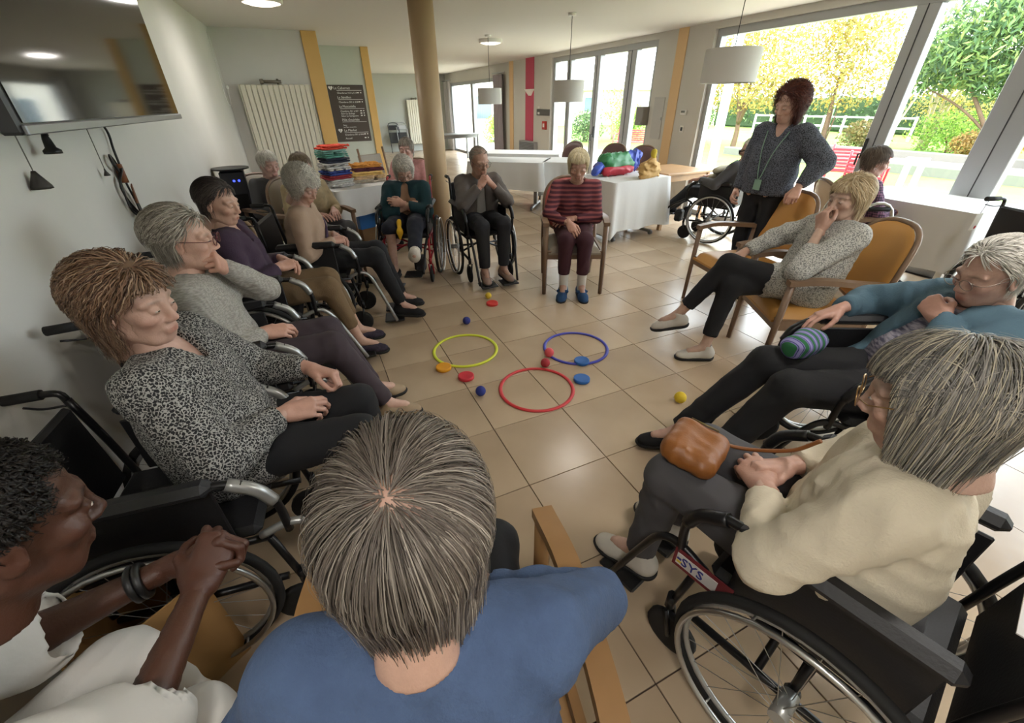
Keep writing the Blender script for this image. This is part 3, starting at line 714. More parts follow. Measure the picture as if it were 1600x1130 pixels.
# round pillar
pil = MB().lathe([(0.125, 0), (0.125, CEIL)], 32, TR(1.2, 2.12, 0)).build('column', mat('tan painted column', '#b39a78', 0.5, var=0.03)); structure(pil)
# ------------------------------------------------------------------ added ceiling lamps (round fill lights put in to brighten the room)
M_fillglow = mat('fill lamp diffuser', '#ffffff', 0.5, emit='#fff1dd', estr=1.6)
n_l = 0
for (x, y, e) in ((2.0, -2.9, 14), (2.1, 0.2, 6), (-0.2, 2.9, 9), (3.2, 5.2, 12), (3.2, 9.2, 12), (-0.4, -3.6, 14)):
    lab = ['added round ceiling fill lamp above the blue cardigan wearer', 'added round ceiling fill lamp above the hoops on the floor', 'added round ceiling fill lamp above the pile of folded clothes',
           'added round ceiling fill lamp above the long cloth covered tables', 'added round ceiling fill lamp near the far curtained door', 'added round ceiling fill lamp right above the photographer'][n_l]; n_l += 1
    r = empty('added_ceiling_lamp', (x, y, CEIL), 0, lab, 'lamp', 'added ceiling fill lamps')
    MB().lathe([(0.2, 0.0), (0.2, -0.045), (0.19, -0.055), (0.175, -0.055)], 28, caps=False).build('rim', M_white, r)
    MB().lathe([(0.176, -0.05), (0.12, -0.068), (0.0, -0.072)], 28, caps=False).build('diffuser', M_fillglow, r)
    ld = bpy.data.lights.new('fill_light', 'AREA'); ld.shape = 'DISK'; ld.size = 0.36; ld.energy = e; ld.color = (1.0, 0.95, 0.9)  # fill light of the added lamp
    lo = bpy.data.objects.new('fill_light', ld); COL.objects.link(lo); lo.parent = r; lo.location = (0, 0, -0.085)
# ------------------------------------------------------------------ things fixed to the walls
# television
tv = empty('television', (lw(-0.3) + 0.3, -0.33, 1.52), -0.036, 'large black flat television hanging on the left wall', 'television')
MB().box((-0.055, -0.95, 0.0), (0.0, 0.84, 1.14), bevel=0.008).build('case', mat('dark grey plastic', '#2e2f31', 0.4), tv)
MB().box((0.0, -0.935, 0.03), (0.004, 0.825, 1.125)).build('screen', mat('television glass', '#0c0d0f', 0.06, spec=0.8), tv)
MB().box((0.0, -0.95, 0.0), (0.012, 0.84, 0.026), bevel=0.003).build('bezel', mat('grey bezel', '#77797c', 0.3, metal=0.4), tv)
MB().box((-0.3, -0.2, 0.4), (-0.05, 0.2, 0.7), bevel=0.01).build('wall_bracket', M_black, tv)
def cord(name, pts, r, m, label, cat, n=8): 
    o = MB().tube(bez(pts, n), r, 6).build(name, m); tag(o, label, cat); return o
M_cordw = mat('grey cord', '#6f6c66', 0.8)
for (y, z0, z1, wgt, lab) in ((-0.72, 1.62, 1.37, 0.034, 'thin pull cord ending in a dark bell weight under the television'), (-0.1, 1.6, 1.31, 0.014, 'thin pull cord ending in a tiny knob under the television')):
    x = lw(y) + 0.03; r = empty('pull_cord', (x, y, z1), 0, lab, 'cord')
    MB().tube([(0, 0, 0.0), (0.0, 0.03, z0 - z1)], 0.0022, 5).build('string', M_cordw, r)
    MB().lathe([(wgt, -wgt * 1.5), (wgt * 0.95, -wgt * 1.2), (wgt * 0.35, 0.0), (wgt * 0.2, 0.012)], 12).build('weight', mat('dark bakelite', '#2c2825', 0.5), r)
r = empty('cable_plug', (lw(-0.55) + 0.06, -0.58, 1.45), 0, 'short black plug on a thick lead hanging under the television', 'plug')
MB().tube(bez([(0, 0.0, 0.16), (0, 0.01, 0.09), (0, 0.02, 0.04)]), 0.007, 6).build('lead', M_black, r)
MB().lathe([(0.008, 0.05), (0.014, 0.03), (0.018, 0.0), (0.03, -0.01), (0.03, -0.022)], 10).build('plug_head', M_black, r)
x = lw(0) + 0.025
r = empty('power_cable', (x, 0.06, 1.05), 0, 'coiled black power cable tied with brown tape, hanging on the wall', 'cable')
MB().tube(bez([(0, 0.06, 0.5), (0, 0.13, 0.42), (0, 0.1, 0.34), (0, 0.08, 0.24)]), 0.006, 6).build('lead', M_black, r)
for k in range(3):
    MB().tube(bez([(0.0 + 0.008 * k, 0.04, 0.25), (0.0, -0.03 - 0.01 * k, 0.17), (0.0, -0.05 + 0.02 * k, 0.05 + 0.01 * k), (0.01, 0.02 + 0.015 * k, 0.01), (0, 0.075 + 0.01 * k, 0.07), (0, 0.06, 0.15), (0, 0.05, 0.26), (0.0, 0.0, 0.32), (0.01, -0.02 - 0.01 * k, 0.28), (0, 0.04, 0.22)], 6), 0.0055, 6).build('loop', M_black, r)
MB().tube([(0.0, 0.055, 0.27), (0.0, 0.035, 0.18)], [0.018, 0.022], 8).build('tape', mat('brown tape', '#7a4a2c', 0.6), r)
MB().prism([(0.04, 0.16), (0.06, 0.17), (0.035, 0.07), (0.005, 0.075)], -0.003, 0.003, Matrix(((0, 0, 1, 0.02), (1, 0, 0, 0), (0, 1, 0, 0), (0, 0, 0, 1)))).build('tape_tail', MATS['brown tape'], r)
MB().tube([(0, 0.02, 0.0), (0, -0.0, -0.05)], [0.009, 0.013], 8).tube([(0.005, 0.0, -0.05), (0.005, -0.006, -0.075)], 0.003, 5).tube([(-0.006, -0.006, -0.05), (-0.006, -0.012, -0.075)], 0.003, 5).build('plug_head', M_black, r)
o = empty('blind_pull', (lw(4.6) + 0.02, 4.6, 2.45), 0, 'thin white pull cord looping down beside the large radiator', 'cord'); MB().tube(bez([(0, 0.5, 0.0), (0.02, 0.1, -0.45), (0.03, -0.05, -0.8), (0.05, 0.1, -0.85), (0.06, 0.25, -0.65)]), 0.004, 5).build('string', M_white, o); MB().lathe([(0.012, 0), (0.016, 0.02), (0.006, 0.04)], 10, TR(0.06, 0.25, -0.67)).build('toggle', M_white, o)
# column radiators
def radiator(loc, w, z0, z1, n, label, valve=True):
    r = empty('radiator', loc, 0, label, 'radiator'); M = mat('cream radiator enamel', '#d9d4c2', 0.35)
    for k in range(n):
        a = w * k / n; b_ = w * (k + 1) / n
        MB().box((a + 0.004, -0.055, z0), (b_ - 0.004, 0.0, z1), bevel=0.008).build('rib', M, r)
    MB().box((0, -0.05, z1 - 0.06), (w, -0.012, z1 - 0.02)).box((0, -0.05, z0 + 0.02), (w, -0.012, z0 + 0.06)).box((-0.012, -0.062, z0), (0.0, 0.0, z1)).box((w, -0.062, z0), (w + 0.012, 0.0, z1)).build('casing', M, r)
    for yy in (z0 + 0.2, z1 - 0.2): MB().box((w * 0.3, 0.0, yy), (w * 0.7, 0.088, yy + 0.05)).build('bracket', M, r)
    if valve: MB().tube([(w * 0.35, -0.03, z1 + 0.035), (w * 0.6, -0.03, z1 + 0.035)], 0.02, 8).tube([(w * 0.55, -0.03, z1 - 0.0), (w * 0.55, -0.03, z1 + 0.07)], 0.016, 8).lathe([(0.03, 0.0), (0.034, 0.02), (0.03, 0.05)], 12, TR(w * 0.35, -0.03, z1 + 0.035, 0, 0, -math.pi / 2)).build('valve', mat('aged brass', '#7d766a', 0.4, metal=0.6), r)
    return r
radiator((-0.76, YR - 0.09, 0), 0.93, 0.18, 1.84, 13, 'tall cream ribbed radiator on the wall behind the seated group')
radiator((3.85, YB - 0.09, 0), 0.62, 0.25, 1.7, 8, 'slim white radiator on the far wall beside the column')
# directory board
sg = empty('directory_board', (0.62, YS - 0.02, 1.0), 0, 'dark brown directory board listing rooms in white lettering', 'sign')
MB().box((-0.06, 0, -0.06), (0.6, 0.018, 0.9)).build('panel', mat('brown board', '#4a4039', 0.5), sg)
M_txt = mat('white lettering', '#e8e6e0', 0.6)
def text(name, s, loc, size, m, parent, rx=math.pi / 2, rz=0.0, align='LEFT', depth=0.001, ry=0.0):
    cu = bpy.data.curves.new(name, 'FONT'); cu.body = s; cu.size = size; cu.align_x = align; cu.extrude = depth; cu.resolution_u = 2
    t = bpy.data.objects.new(name, cu); COL.objects.link(t); t.rotation_euler = (rx, ry, rz); t.location = loc
    dg = bpy.context.evaluated_depsgraph_get(); me = bpy.data.meshes.new_from_object(t.evaluated_get(dg)); me.name = name
    me.transform(Matrix.LocRotScale(Vector(loc), t.rotation_euler, None)); bpy.data.objects.remove(t); me.materials.clear(); me.materials.append(m)
    return link(name, me, None, parent)
def heart(x, z, s, parent):
    pts = []
    for a in np.linspace(0, 2 * math.pi, 25)[:-1]: pts.append((x + s * 16 * math.sin(a) ** 3 / 17, z + s * (13 * math.cos(a) - 5 * math.cos(2 * a) - 2 * math.cos(3 * a) - math.cos(4 * a)) / 17))
    h_ = MB().add([(p[0], -0.002, p[1]) for p in pts], [tuple(range(24))]).build('heart_badge', M_txt, parent)
lines = [(0.83, 0.05, 'Le Cabernet', 0.06, 1), (0.755, 0.1, 'Chambres 101 à 114', 0.043, 0), (0.68, 0.09, 'Le Sémillon', 0.055, 1), (0.605, 0.1, 'Chambres 201 à 228', 0.043, 0), (0.53, 0.09, 'La Muscadelle', 0.055, 1),
         (0.455, 0.1, 'Chambres 301 à 307', 0.04, 0), (0.415, 0.1, 'Salon La Bodega', 0.04, 0), (0.375, 0.1, 'Salon La Guinguette', 0.04, 0), (0.305, 0.1, "Pôle d'activités", 0.055, 1), (0.22, 0.1, 'Salon\nLa Place couverte', 0.034, 0), (0.12, 0.1, 'Le Merlot', 0.06, 1), (0.05, 0.1, 'Chambres 001 à 066', 0.043, 0), (-0.015, 0.1, 'Accueil', 0.043, 0)]
for z, x, s, sz, rule in lines:
    text('lettering', s, (x, -0.001, z), sz, M_txt, sg)
    if rule: MB().box((0.1, -0.002, z - 0.022), (0.56, 0.0, z - 0.016)).build('rule', M_txt, sg)
    elif sz > 0.035: 
        MB().box((0.47, -0.002, z + 0.008), (0.505, 0.0, z + 0.026)).build('pictogram', M_txt, sg); MB().box((0.53, -0.002, z + 0.008), (0.55, 0.0, z + 0.028)).build('pictogram', M_txt, sg)
heart(0.0, 0.85, 0.042, sg); heart(0.03, 0.14, 0.042, sg)
text('lettering', '1', (-0.011, -0.004, 0.83), 0.05, MATS['brown board'], sg); text('lettering', '0', (0.014, -0.004, 0.12), 0.05, MATS['brown board'], sg)
# small fittings on the window wall
def fit(name, y, z, w, hh, d, m, label, cat, bev=0.006):
    o = MB().box((XR - d, y - w / 2, z - hh / 2), (XR, y + w / 2, z + hh / 2), bevel=bev).build(name, m); return tag(o, label, cat)
o = empty('wall_sconce', (XR, 8.05, 1.72), 0, 'white half bowl wall sconce on the raspberry stripe', 'lamp')
MB().grid(lambda a, b_: (-0.13 * math.sin(math.pi * a) * (0.25 + 0.75 * b_), 0.24 * -math.cos(math.pi * a) * (0.35 + 0.65 * b_), 0.14 * b_), 13, 5).build('bowl', M_white, o); MB().box((-0.02, -0.08, 0.0), (0.0, 0.08, 0.14), bevel=0.004).build('back_plate', M_white, o)
o = empty('door_sign', (XR - 0.01, 7.35, 1.36), 0, 'small dark door sign beside the raspberry stripe', 'sign')
MB().box((-0.012, -0.36, -0.055), (0, 0.3, 0.075), bevel=0.003).build('plate', mat('grey board', '#55524e', 0.5), o)
for a in (0.14, 0.02): MB().box((-0.0135, 0.14, a - 0.055), (-0.0115, 0.24, a - 0.005), bevel=0.0005).build('pictogram', M_txt, o)
o = empty('fire_alarm', (XR - 0.0, 7.22, 1.1), 0, 'small red fire alarm box on the far wall', 'alarm')
MB().box((-0.05, -0.09, -0.09), (0, 0.09, 0.09), bevel=0.01).build('housing', mat('alarm red', '#b3312b', 0.4), o); MB().box((-0.054, -0.04, -0.04), (-0.049, 0.04, 0.04), bevel=0.001).build('glass', M_white, o)
o = empty('wall_heater', (XR, 8.05, 0.42), 0, 'grey louvred wall heater under the raspberry stripe', 'heater')
MB().box((-0.1, -0.45, 0), (0, 0.45, 0.29), bevel=0.008).build('case', mat('grey enamel', '#98989a', 0.5), o)
for k in range(7): MB().box((-0.108, -0.42, 0.03 + k * 0.035), (-0.099, 0.42, 0.05 + k * 0.035)).build('louvre', mat('dark grey enamel', '#6a6b6d', 0.5), o)
o = empty('access_panel', (XR, 3.3, 1.33), 0, 'flush white access panel on the pier between the windows', 'panel')
MB().box((-0.012, -0.12, -0.3), (0, 0.12, 0.3), bevel=0.003).build('door', mat('panel white', '#b9b7b2', 0.6), o); MB().tube([(-0.016, -0.1, -0.02), (-0.016, -0.1, 0.02)], 0.006, 6).build('catch', M_alu, o)
o = empty('wall_thermostat', (XR, 2.72, 1.42), 0, 'small white thermostat on the pier beside the big window', 'thermostat')
MB().box((-0.025, -0.06, -0.03), (0, 0.06, 0.04), bevel=0.006).build('housing', M_white, o); MB().box((-0.027, -0.04, 0.0), (-0.024, 0.04, 0.03)).build('display', mat('lcd grey', '#6c7069', 0.4), o)
o = empty('wall_switch', (XR, 2.7, 1.2), 0, 'square white switch with dark key below the thermostat', 'switch')
MB().box((-0.012, -0.045, -0.045), (0, 0.045, 0.045), bevel=0.004).build('plate', M_white, o); MB().box((-0.018, -0.02, -0.025), (-0.011, 0.02, 0.025), bevel=0.002).build('key', M_black, o)
o = empty('door_closer', (XR - 0.0, 3.66, 1.36), 0, 'boxy grey lock case on the glass door beside the pier', 'lock')
MB().box((-0.1, -0.1, -0.14), (0.05, 0.1, 0.14), bevel=0.01).build('case', mat('taupe plastic', '#8c8883', 0.5), o); MB().tube([(-0.06, -0.06, -0.1), (-0.13, -0.06, -0.1)], 0.012, 8).build('knob', M_alu, o)
# curtains beside the far door
def curtain(y, w, label, col):
    rs_ = np.random.RandomState(int(y * 10)); ph = rs_.rand() * 6
    o = MB().grid(lambda a, b_: (XR - 0.1 + 0.035 * math.sin(a * 26 + ph) + 0.01 * math.sin(b_ * 5 + a * 9), y + w * (a - 0.5) * (1 - 0.12 * math.sin(b_ * 3.1)), 0.04 + b_ * 2.2), 60, 10)
    g = empty('curtain', (0, 0, 0), 0, label, 'curtain', 'curtains of the far door'); o.build('cloth', mat('curtain ' + col, col, 0.9, bump=0.1), g); MB().tube([(XR - 0.1, y - w * 0.6, 2.28), (XR - 0.1, y + w * 0.6, 2.28)], 0.015, 8).box((XR - 0.1, y - 0.02, 2.26), (XR, y + 0.02, 2.3)).build('rail', M_alu, g)
curtain(9.85, 0.7, 'bunched mauve grey curtain at the right side of the far door', '#9d9497'); curtain(14.75, 0.8, 'bunched pale grey curtain at the column side of the far door', '#b5b2b2')
# pendant drum lamps
def pendant(x, y, z, d, hh, label):
    r = empty('pendant_lamp', (x, y, z), 0, label, 'lamp', 'white drum pendant lamps'); M = mat('white lamp fabric', '#c9c7c2', 0.8)
    MB().lathe([(d / 2, 0), (d / 2, hh)], 32, caps=False).build('shade', M, r); MB().lathe([(d / 2 - 0.006, 0.02), (0.0, 0.02)], 32, caps=False).build('diffuser', M, r)
    MB().tube([(0, 0, hh * 0.5), (0, 0, CEIL - z - 0.03)], 0.004, 6).build('cord', M_black, r); MB().lathe([(0.05, CEIL - z - 0.03), (0.05, CEIL - z)], 16).build('ceiling_rose', M_white, r)
    for a in range(3): MB().tube([(0, 0, hh * 0.9), (d / 2 * math.cos(a * 2.1), d / 2 * math.sin(a * 2.1), hh - 0.01)], 0.003, 5).build('spider_arm', M_alu, r)
pendant(2.95, 4.7, 1.56, 0.4, 0.23, 'white drum pendant hanging in front of the far curtained door'); pendant(3.2, 2.57, 1.58, 0.4, 0.24, 'white drum pendant hanging in front of the glass doors'); pendant(3.9, 0.65, 1.73, 0.52, 0.28, 'white drum pendant hanging beside the standing woman')
# ------------------------------------------------------------------ wheelchairs (x forward, y left, z up; origin on the floor midway between the rear wheels)
M_tyre = mat('black tyre', '#161616', 0.8); M_chrome = mat('brushed steel', '#b4b4b2', 0.28, metal=0.9); M_blkmet = mat('black metal tube', '#18181a', 0.35, metal=0.2)
M_vinyl = mat('black vinyl', '#17171a', 0.55, bump=0.1, bscale=120); M_silver = mat('silver grey tube', '#a3a4a2', 0.32, metal=0.6); M_redmet = mat('red tube', '#a01d28', 0.4)
WHEEL = {}
def wheel_meshes(r):
    if r in WHEEL: return WHEEL[r]
    def ring(R, y, n=40): return [(R * math.cos(a), y, R * math.sin(a)) for a in np.linspace(0, 2 * math.pi, n + 1)[:-1]]
    ty = MB().tube(ring(r - 0.015, 0), 0.015, 8, closed=True).mesh('tyre'); ty.materials.append(M_tyre)
    rim = MB().tube(ring(r - 0.035, 0), 0.009, 6, closed=True).mesh('rim'); rim.materials.append(M_silver)
    hr = MB().tube(ring(r - 0.03, 0.035), 0.0085, 6, closed=True); 
    for k in range(6): a = k * math.pi / 3; hr.tube([((r - 0.035) * math.cos(a), 0, (r - 0.035) * math.sin(a)), ((r - 0.03) * math.cos(a), 0.035, (r - 0.03) * math.sin(a))], 0.004, 5)
    hr = hr.mesh('handrim'); hr.materials.append(M_chrome)
    hub = MB().tube([(0, -0.04, 0), (0, 0.04, 0)], 0.022, 12).mesh('hub'); hub.materials.append(M_silver)
    sp = MB()
    for k in range(20):
        a = k * math.pi / 10; b = a + (0.35 if k % 2 else -0.35); sp.tube([(0.02 * math.cos(b), 0.02 * (-1) ** k, 0.02 * math.sin(b)), ((r - 0.036) * math.cos(a), 0, (r - 0.036) * math.sin(a))], 0.0013, 4, caps=False)
    sp = sp.mesh('spokes'); sp.materials.append(M_chrome)
    WHEEL[r] = (ty, rim, hr, hub, sp); return WHEEL[r]
def wheelchair(label, loc, rz, frame_m=None, hang_m=None, back=0.5, backz=0.92, pad=True, foot=True, elev=(0.0, 0.0), tilt=0.1, w=0.22, arm_z=0.7, seat_m=None, group='wheelchairs', side=None, pads_m=None, r=0.3, foldfoot=False, tag_paper=False, handles=True, headrest=False):
    fm = frame_m or M_blkmet; hm = hang_m or M_silver; R = empty('wheelchair', loc, rz, label, 'wheelchair', group)
    for sg in (-1, 1):
        ty, rim, hr, hub, sp = wheel_meshes(r)
        wh = link('wheel', ty, None, R); wh.location = (0.0, sg * (w + 0.055), r); wh.rotation_euler = (0, 0, 0 if sg > 0 else math.pi)
        for nm, me in (('rim', rim), ('handrim', hr), ('hub', hub)): link(nm, me, None, wh)
        s_ = link('spokes', sp, None, wh); s_['kind'] = 'stuff'
        y = sg * w
        fr = MB().tube(bez([(-0.24, y, backz - 0.02), (-0.21, y, 0.62), (-0.19, y, 0.45), (-0.17, y, 0.28)], 4), 0.012, 8).tube([(-0.19, y, 0.44), (0.3, y, 0.45)], 0.012, 8).tube([(-0.17, y, 0.26), (0.3, y, 0.24)], 0.012, 8).tube([(0.3, y, 0.45), (0.34, y, 0.2)], 0.012, 8)
        fr.tube([(0.0, y, r), (0.0, y + sg * 0.04, r)], 0.02, 8).tube([(0, y, 0.24), (0, y, 0.45)], 0.012, 8)
        fr.build('side_frame', fm, R)
        c = MB().tube([(0.34, y, 0.26), (0.34, y, 0.2)], 0.016, 8).tube([(0.34, y - 0.02, 0.2), (0.31, y - 0.02, 0.085)], 0.008, 6).tube([(0.34, y + 0.02, 0.2), (0.31, y + 0.02, 0.085)], 0.008, 6).build('caster_fork', fm, R)
        MB().lathe([(0.02, -0.013), (0.07, -0.013), (0.085, -0.009), (0.085, 0.009), (0.07, 0.013), (0.02, 0.013)], 20, TR(0.31, y, 0.086, 0, math.pi / 2)).build('caster_wheel', M_tyre, R)
        if handles:
            MB().tube(bez([(-0.24, y, backz - 0.03), (-0.25, y, backz + 0.005), (-0.3, y, backz + 0.012), (-0.36, y, backz + 0.01)], 4), 0.011, 8).build('push_bar', fm, R)
            MB().tube([(-0.29, y, backz + 0.012), (-0.385, y, backz + 0.01)], 0.0165, 10).build('hand_grip', M_tyre, R)
            MB().tube(bez([(-0.25, y, backz - 0.04), (-0.31, y, backz - 0.04), (-0.36, y + sg * 0.01, backz - 0.03)], 4), 0.004, 5).build('brake_lever', M_blkmet, R)
        if pad:
            MB().box((-0.16, y + sg * 0.025 - 0.03, arm_z), (0.24, y + sg * 0.025 + 0.03, arm_z + 0.045), bevel=0.018).build('armrest_pad', pads_m or M_vinyl, R)
            MB().tube(bez([(0.2, y + sg * 0.02, arm_z + 0.02), (0.3, y + sg * 0.02, arm_z - 0.0), (0.36, y + sg * 0.015, arm_z - 0.09), (0.36, y, 0.46)], 5), 0.013, 8).build('armrest_tube', M_blkmet, R)
            MB().tube(bez([(0.27, y + sg * 0.02, arm_z + 0.012), (0.33, y + sg * 0.02, arm_z - 0.03), (0.36, y + sg * 0.017, arm_z - 0.09)], 5), 0.0185, 8).build('armrest_sleeve', hm, R)
            MB().box((-0.15, y - 0.006, 0.47), (0.22, y + 0.006, arm_z - 0.01), bevel=0.004).build('side_panel', side or M_vinyl, R)
        if foot:
            e = elev[0 if sg < 0 else 1]; dx, dz = (0.56 + 0.22 * e, 0.05 + 0.32 * e)
            MB().tube(bez([(0.28, y, 0.46), (0.37, y, 0.49), (0.43, y, 0.46), (0.48 + 0.1 * e, y * 0.96, 0.34 + 0.1 * e), (dx + 0.02, y * 0.9, dz)], 5), 0.0125, 8).build('leg_hanger', hm, R)
            MB().box((dx - 0.08, y * 0.5 - 0.085, dz - 0.015), (dx + 0.08, y * 0.5 + 0.085, dz), TR(0, 0, 0), bevel=0.006).build('footplate', M_black, R)
            if e > 0.2: MB().box((0.4, y * 0.6 - 0.05, dz - 0.05), (0.5, y * 0.6 + 0.06, dz + 0.1), bevel=0.02).build('calf_pad', M_vinyl, R)
    MB().box((-0.2, -w + 0.01, 0.44), (0.28, w - 0.01, 0.485), bevel=0.02).build('seat', seat_m or M_vinyl, R)
    MB().box((-0.235, -w + 0.012, 0.47), (-0.205, w - 0.012, backz - 0.02), TR(0.02, 0, 0, 0, 0, -0.06), bevel=0.012).build('backrest', M_vinyl, R)
    MB().tube([(0.05, -w, 0.25), (0.05, w, 0.44)], 0.011, 8).tube([(0.08, w, 0.25), (0.08, -w, 0.44)], 0.011, 8).tube([(0.0, -w, r), (0.0, w, r)], 0.01, 8).build('cross_brace', fm, R)
    if headrest: MB().box((-0.3, -0.14, backz + 0.02), (-0.24, 0.14, backz + 0.22), bevel=0.03).tube([(-0.25, 0, backz - 0.1), (-0.27, 0, backz + 0.1)], 0.012, 8).build('headrest', M_vinyl, R)
    return R
# ------------------------------------------------------------------ armchairs (same axes; origin on the floor under the middle of the seat)
def oval_back(bx, z0, z1, hw, tilt, t, n=26):
    """padded oval back: closed lens-like surface"""
    mb = MB(); cz = (z0 + z1) / 2; hh = (z1 - z0) / 2
    def pt(a, q, side):
        r_ = q; y = hw * r_ * (abs(math.cos(a)) ** 0.75) * (1 if math.cos(a) >= 0 else -1); z = hh * r_ * (abs(math.sin(a)) ** 0.8) * (1 if math.sin(a) >= 0 else -1)
        d = t * (1 - q ** 6) ** 0.5 * side; return (bx - (z + hh) * tilt + d - 0.05 * (1 - (y / hw) ** 2), y, cz + z)
    for side in (1, -1):
        V = [pt(0, 0, side)]; F = []; qs = [0.4, 0.75, 0.92, 1.0]
        for q in qs: V += [pt(2 * math.pi * k / n, q, side) for k in range(n)]
        for k in range(n): F.append((0, 1 + k, 1 + (k + 1) % n) if side > 0 else (0, 1 + (k + 1) % n, 1 + k))
        for i in range(len(qs) - 1):
            for k in range(n):
                a, b = 1 + i * n + k, 1 + i * n + (k + 1) % n; f_ = (a, a + n, b + n, b); F.append(f_ if side > 0 else f_[::-1])
        mb.add(V, F, True)
    return mb
def armchair(label, loc, rz, seat_m, wood_m, back_m=None, w=0.27, arms=True, group='wooden armchairs', name='armchair', backtop=0.95):
    R = empty(name, loc, rz, label, 'chair', group)
    for sg in (-1, 1):
        y = sg * w; top = 0.66 if arms else 0.44
        MB().tube([(0.27, y, 0.0), (0.25, y, top)], [0.019, 0.026], 4).build('leg', wood_m, R)
        MB().tube([(-0.32, y * 0.92, 0.0), (-0.25, y * 0.95, 0.4), (-0.27, y * 0.95, 0.66 if arms else 0.5)], [0.019, 0.026, 0.022], 4).build('leg', wood_m, R)
        if arms: MB().add(*arm_strip(w, sg)).build('armrest', wood_m, R)
        MB().box((-0.26, y * 0.96 - 0.012, 0.34), (0.26, y * 0.96 + 0.012, 0.41)).build('side_rail', wood_m, R)
    MB().box((0.23, -w, 0.34), (0.265, w, 0.415)).build('cross_rail', wood_m, R); MB().box((-0.27, -w, 0.34), (-0.235, w, 0.415)).build('cross_rail', wood_m, R)
    MB().grid(lambda a, b: (-0.25 + 0.53 * a, (b - 0.5) * 2 * (w - 0.028), 0.40 + 0.065 * (1 - (2 * a - 1) ** 8) ** 0.5 * (1 - (2 * b - 1) ** 8) ** 0.5), 16, 14).box((-0.25, -w + 0.03, 0.385), (0.28, w - 0.03, 0.402)).build('seat', seat_m, R)
    oval_back(-0.25, 0.47, backtop, w - 0.02, 0.22, 0.028).build('backrest', back_m or seat_m, R)
    bf = [(-0.262 - 0.05 * (1 - (math.cos(a) ** 2)) - (math.sin(a) + 1) * (backtop - 0.47) / 2 * 0.22, (w - 0.012) * math.copysign(abs(math.cos(a)) ** 0.75, math.cos(a)), (0.47 + backtop) / 2 + ((backtop - 0.47) / 2 + 0.008) * math.copysign(abs(math.sin(a)) ** 0.8, math.sin(a))) for a in np.linspace(0, 2 * math.pi, 40)[:-1]]
    MB().tube(bf, 0.016, 6, closed=True).build('back_frame', wood_m, R)
    return R
def arm_strip(w, sg):
    P = bez([(0.275, sg * w, 0.672), (0.1, sg * (w + 0.012), 0.69), (-0.12, sg * (w + 0.005), 0.675), (-0.29, sg * w * 0.95, 0.66)], 5); V = []; F = []
    for p in P: V += [(p[0], p[1] - 0.027, p[2]), (p[0], p[1] + 0.027, p[2]), (p[0], p[1] + 0.027, p[2] - 0.032), (p[0], p[1] - 0.027, p[2] - 0.032)]
    n = len(P)
    for i in range(n - 1):
        for k in range(4): F.append((4 * i + k, 4 * i + 4 + k, 4 * i + 4 + (k + 1) % 4, 4 * i + (k + 1) % 4))
    F += [(0, 1, 2, 3), (4 * n - 1, 4 * n - 2, 4 * n - 3, 4 * n - 4)]; return V, F
# ------------------------------------------------------------------ tables and cloths
M_cloth = mat('white table cloth', '#d8d8d6', 0.85, bump=0.08, bscale=30); M_oak = mat('light oak', '#b08a62', 0.45, var=0.12, vscale=6, stretch=(1, 8, 1)); M_steel = mat('grey steel base', '#8a8a88', 0.35, metal=0.7)
def table(name, label, loc, rz, lx, ly, z, top_m, base='tee', group=None, leg_m=None):
    R = empty(name, loc, rz, label, 'table', group)
    MB().box((-lx / 2, -ly / 2, z - 0.03), (lx / 2, ly / 2, z), bevel=0.006).build('tabletop', top_m, R)
    if base == 'tee':
        for sg in (-1, 1):
            MB().box((sg * lx * 0.36 - 0.03, -0.03, 0.06), (sg * lx * 0.36 + 0.03, 0.03, z - 0.03), bevel=0.005).build('leg', M_steel, R)
            MB().box((sg * lx * 0.36 - 0.025, -ly * 0.42, 0.03), (sg * lx * 0.36 + 0.025, ly * 0.42, 0.065), bevel=0.008).build('foot', M_steel, R)
            for e in (-1, 1): MB().lathe([(0.012, -0.02), (0.03, -0.018), (0.03, 0.018), (0.012, 0.02)], 14, TR(sg * lx * 0.36, e * ly * 0.42, 0.031, 0, 0, math.pi / 2)).build('castor', mat('grey castor', '#6a6a6a', 0.5), R)
    else:
        for sx in (-1, 1):
            for sy in (-1, 1): MB().box((sx * (lx / 2 - 0.05) - 0.025, sy * (ly / 2 - 0.05) - 0.025, 0.0), (sx * (lx / 2 - 0.05) + 0.025, sy * (ly / 2 - 0.05) + 0.025, z - 0.03), bevel=0.004).build('leg', leg_m or M_oak, R)
        MB().box((-lx / 2 + 0.05, -ly / 2 + 0.04, z - 0.11), (lx / 2 - 0.05, -ly / 2 + 0.06, z - 0.03)).box((-lx / 2 + 0.05, ly / 2 - 0.06, z - 0.11), (lx / 2 - 0.05, ly / 2 - 0.04, z - 0.03)).build('apron', leg_m or M_oak, R)
    return R
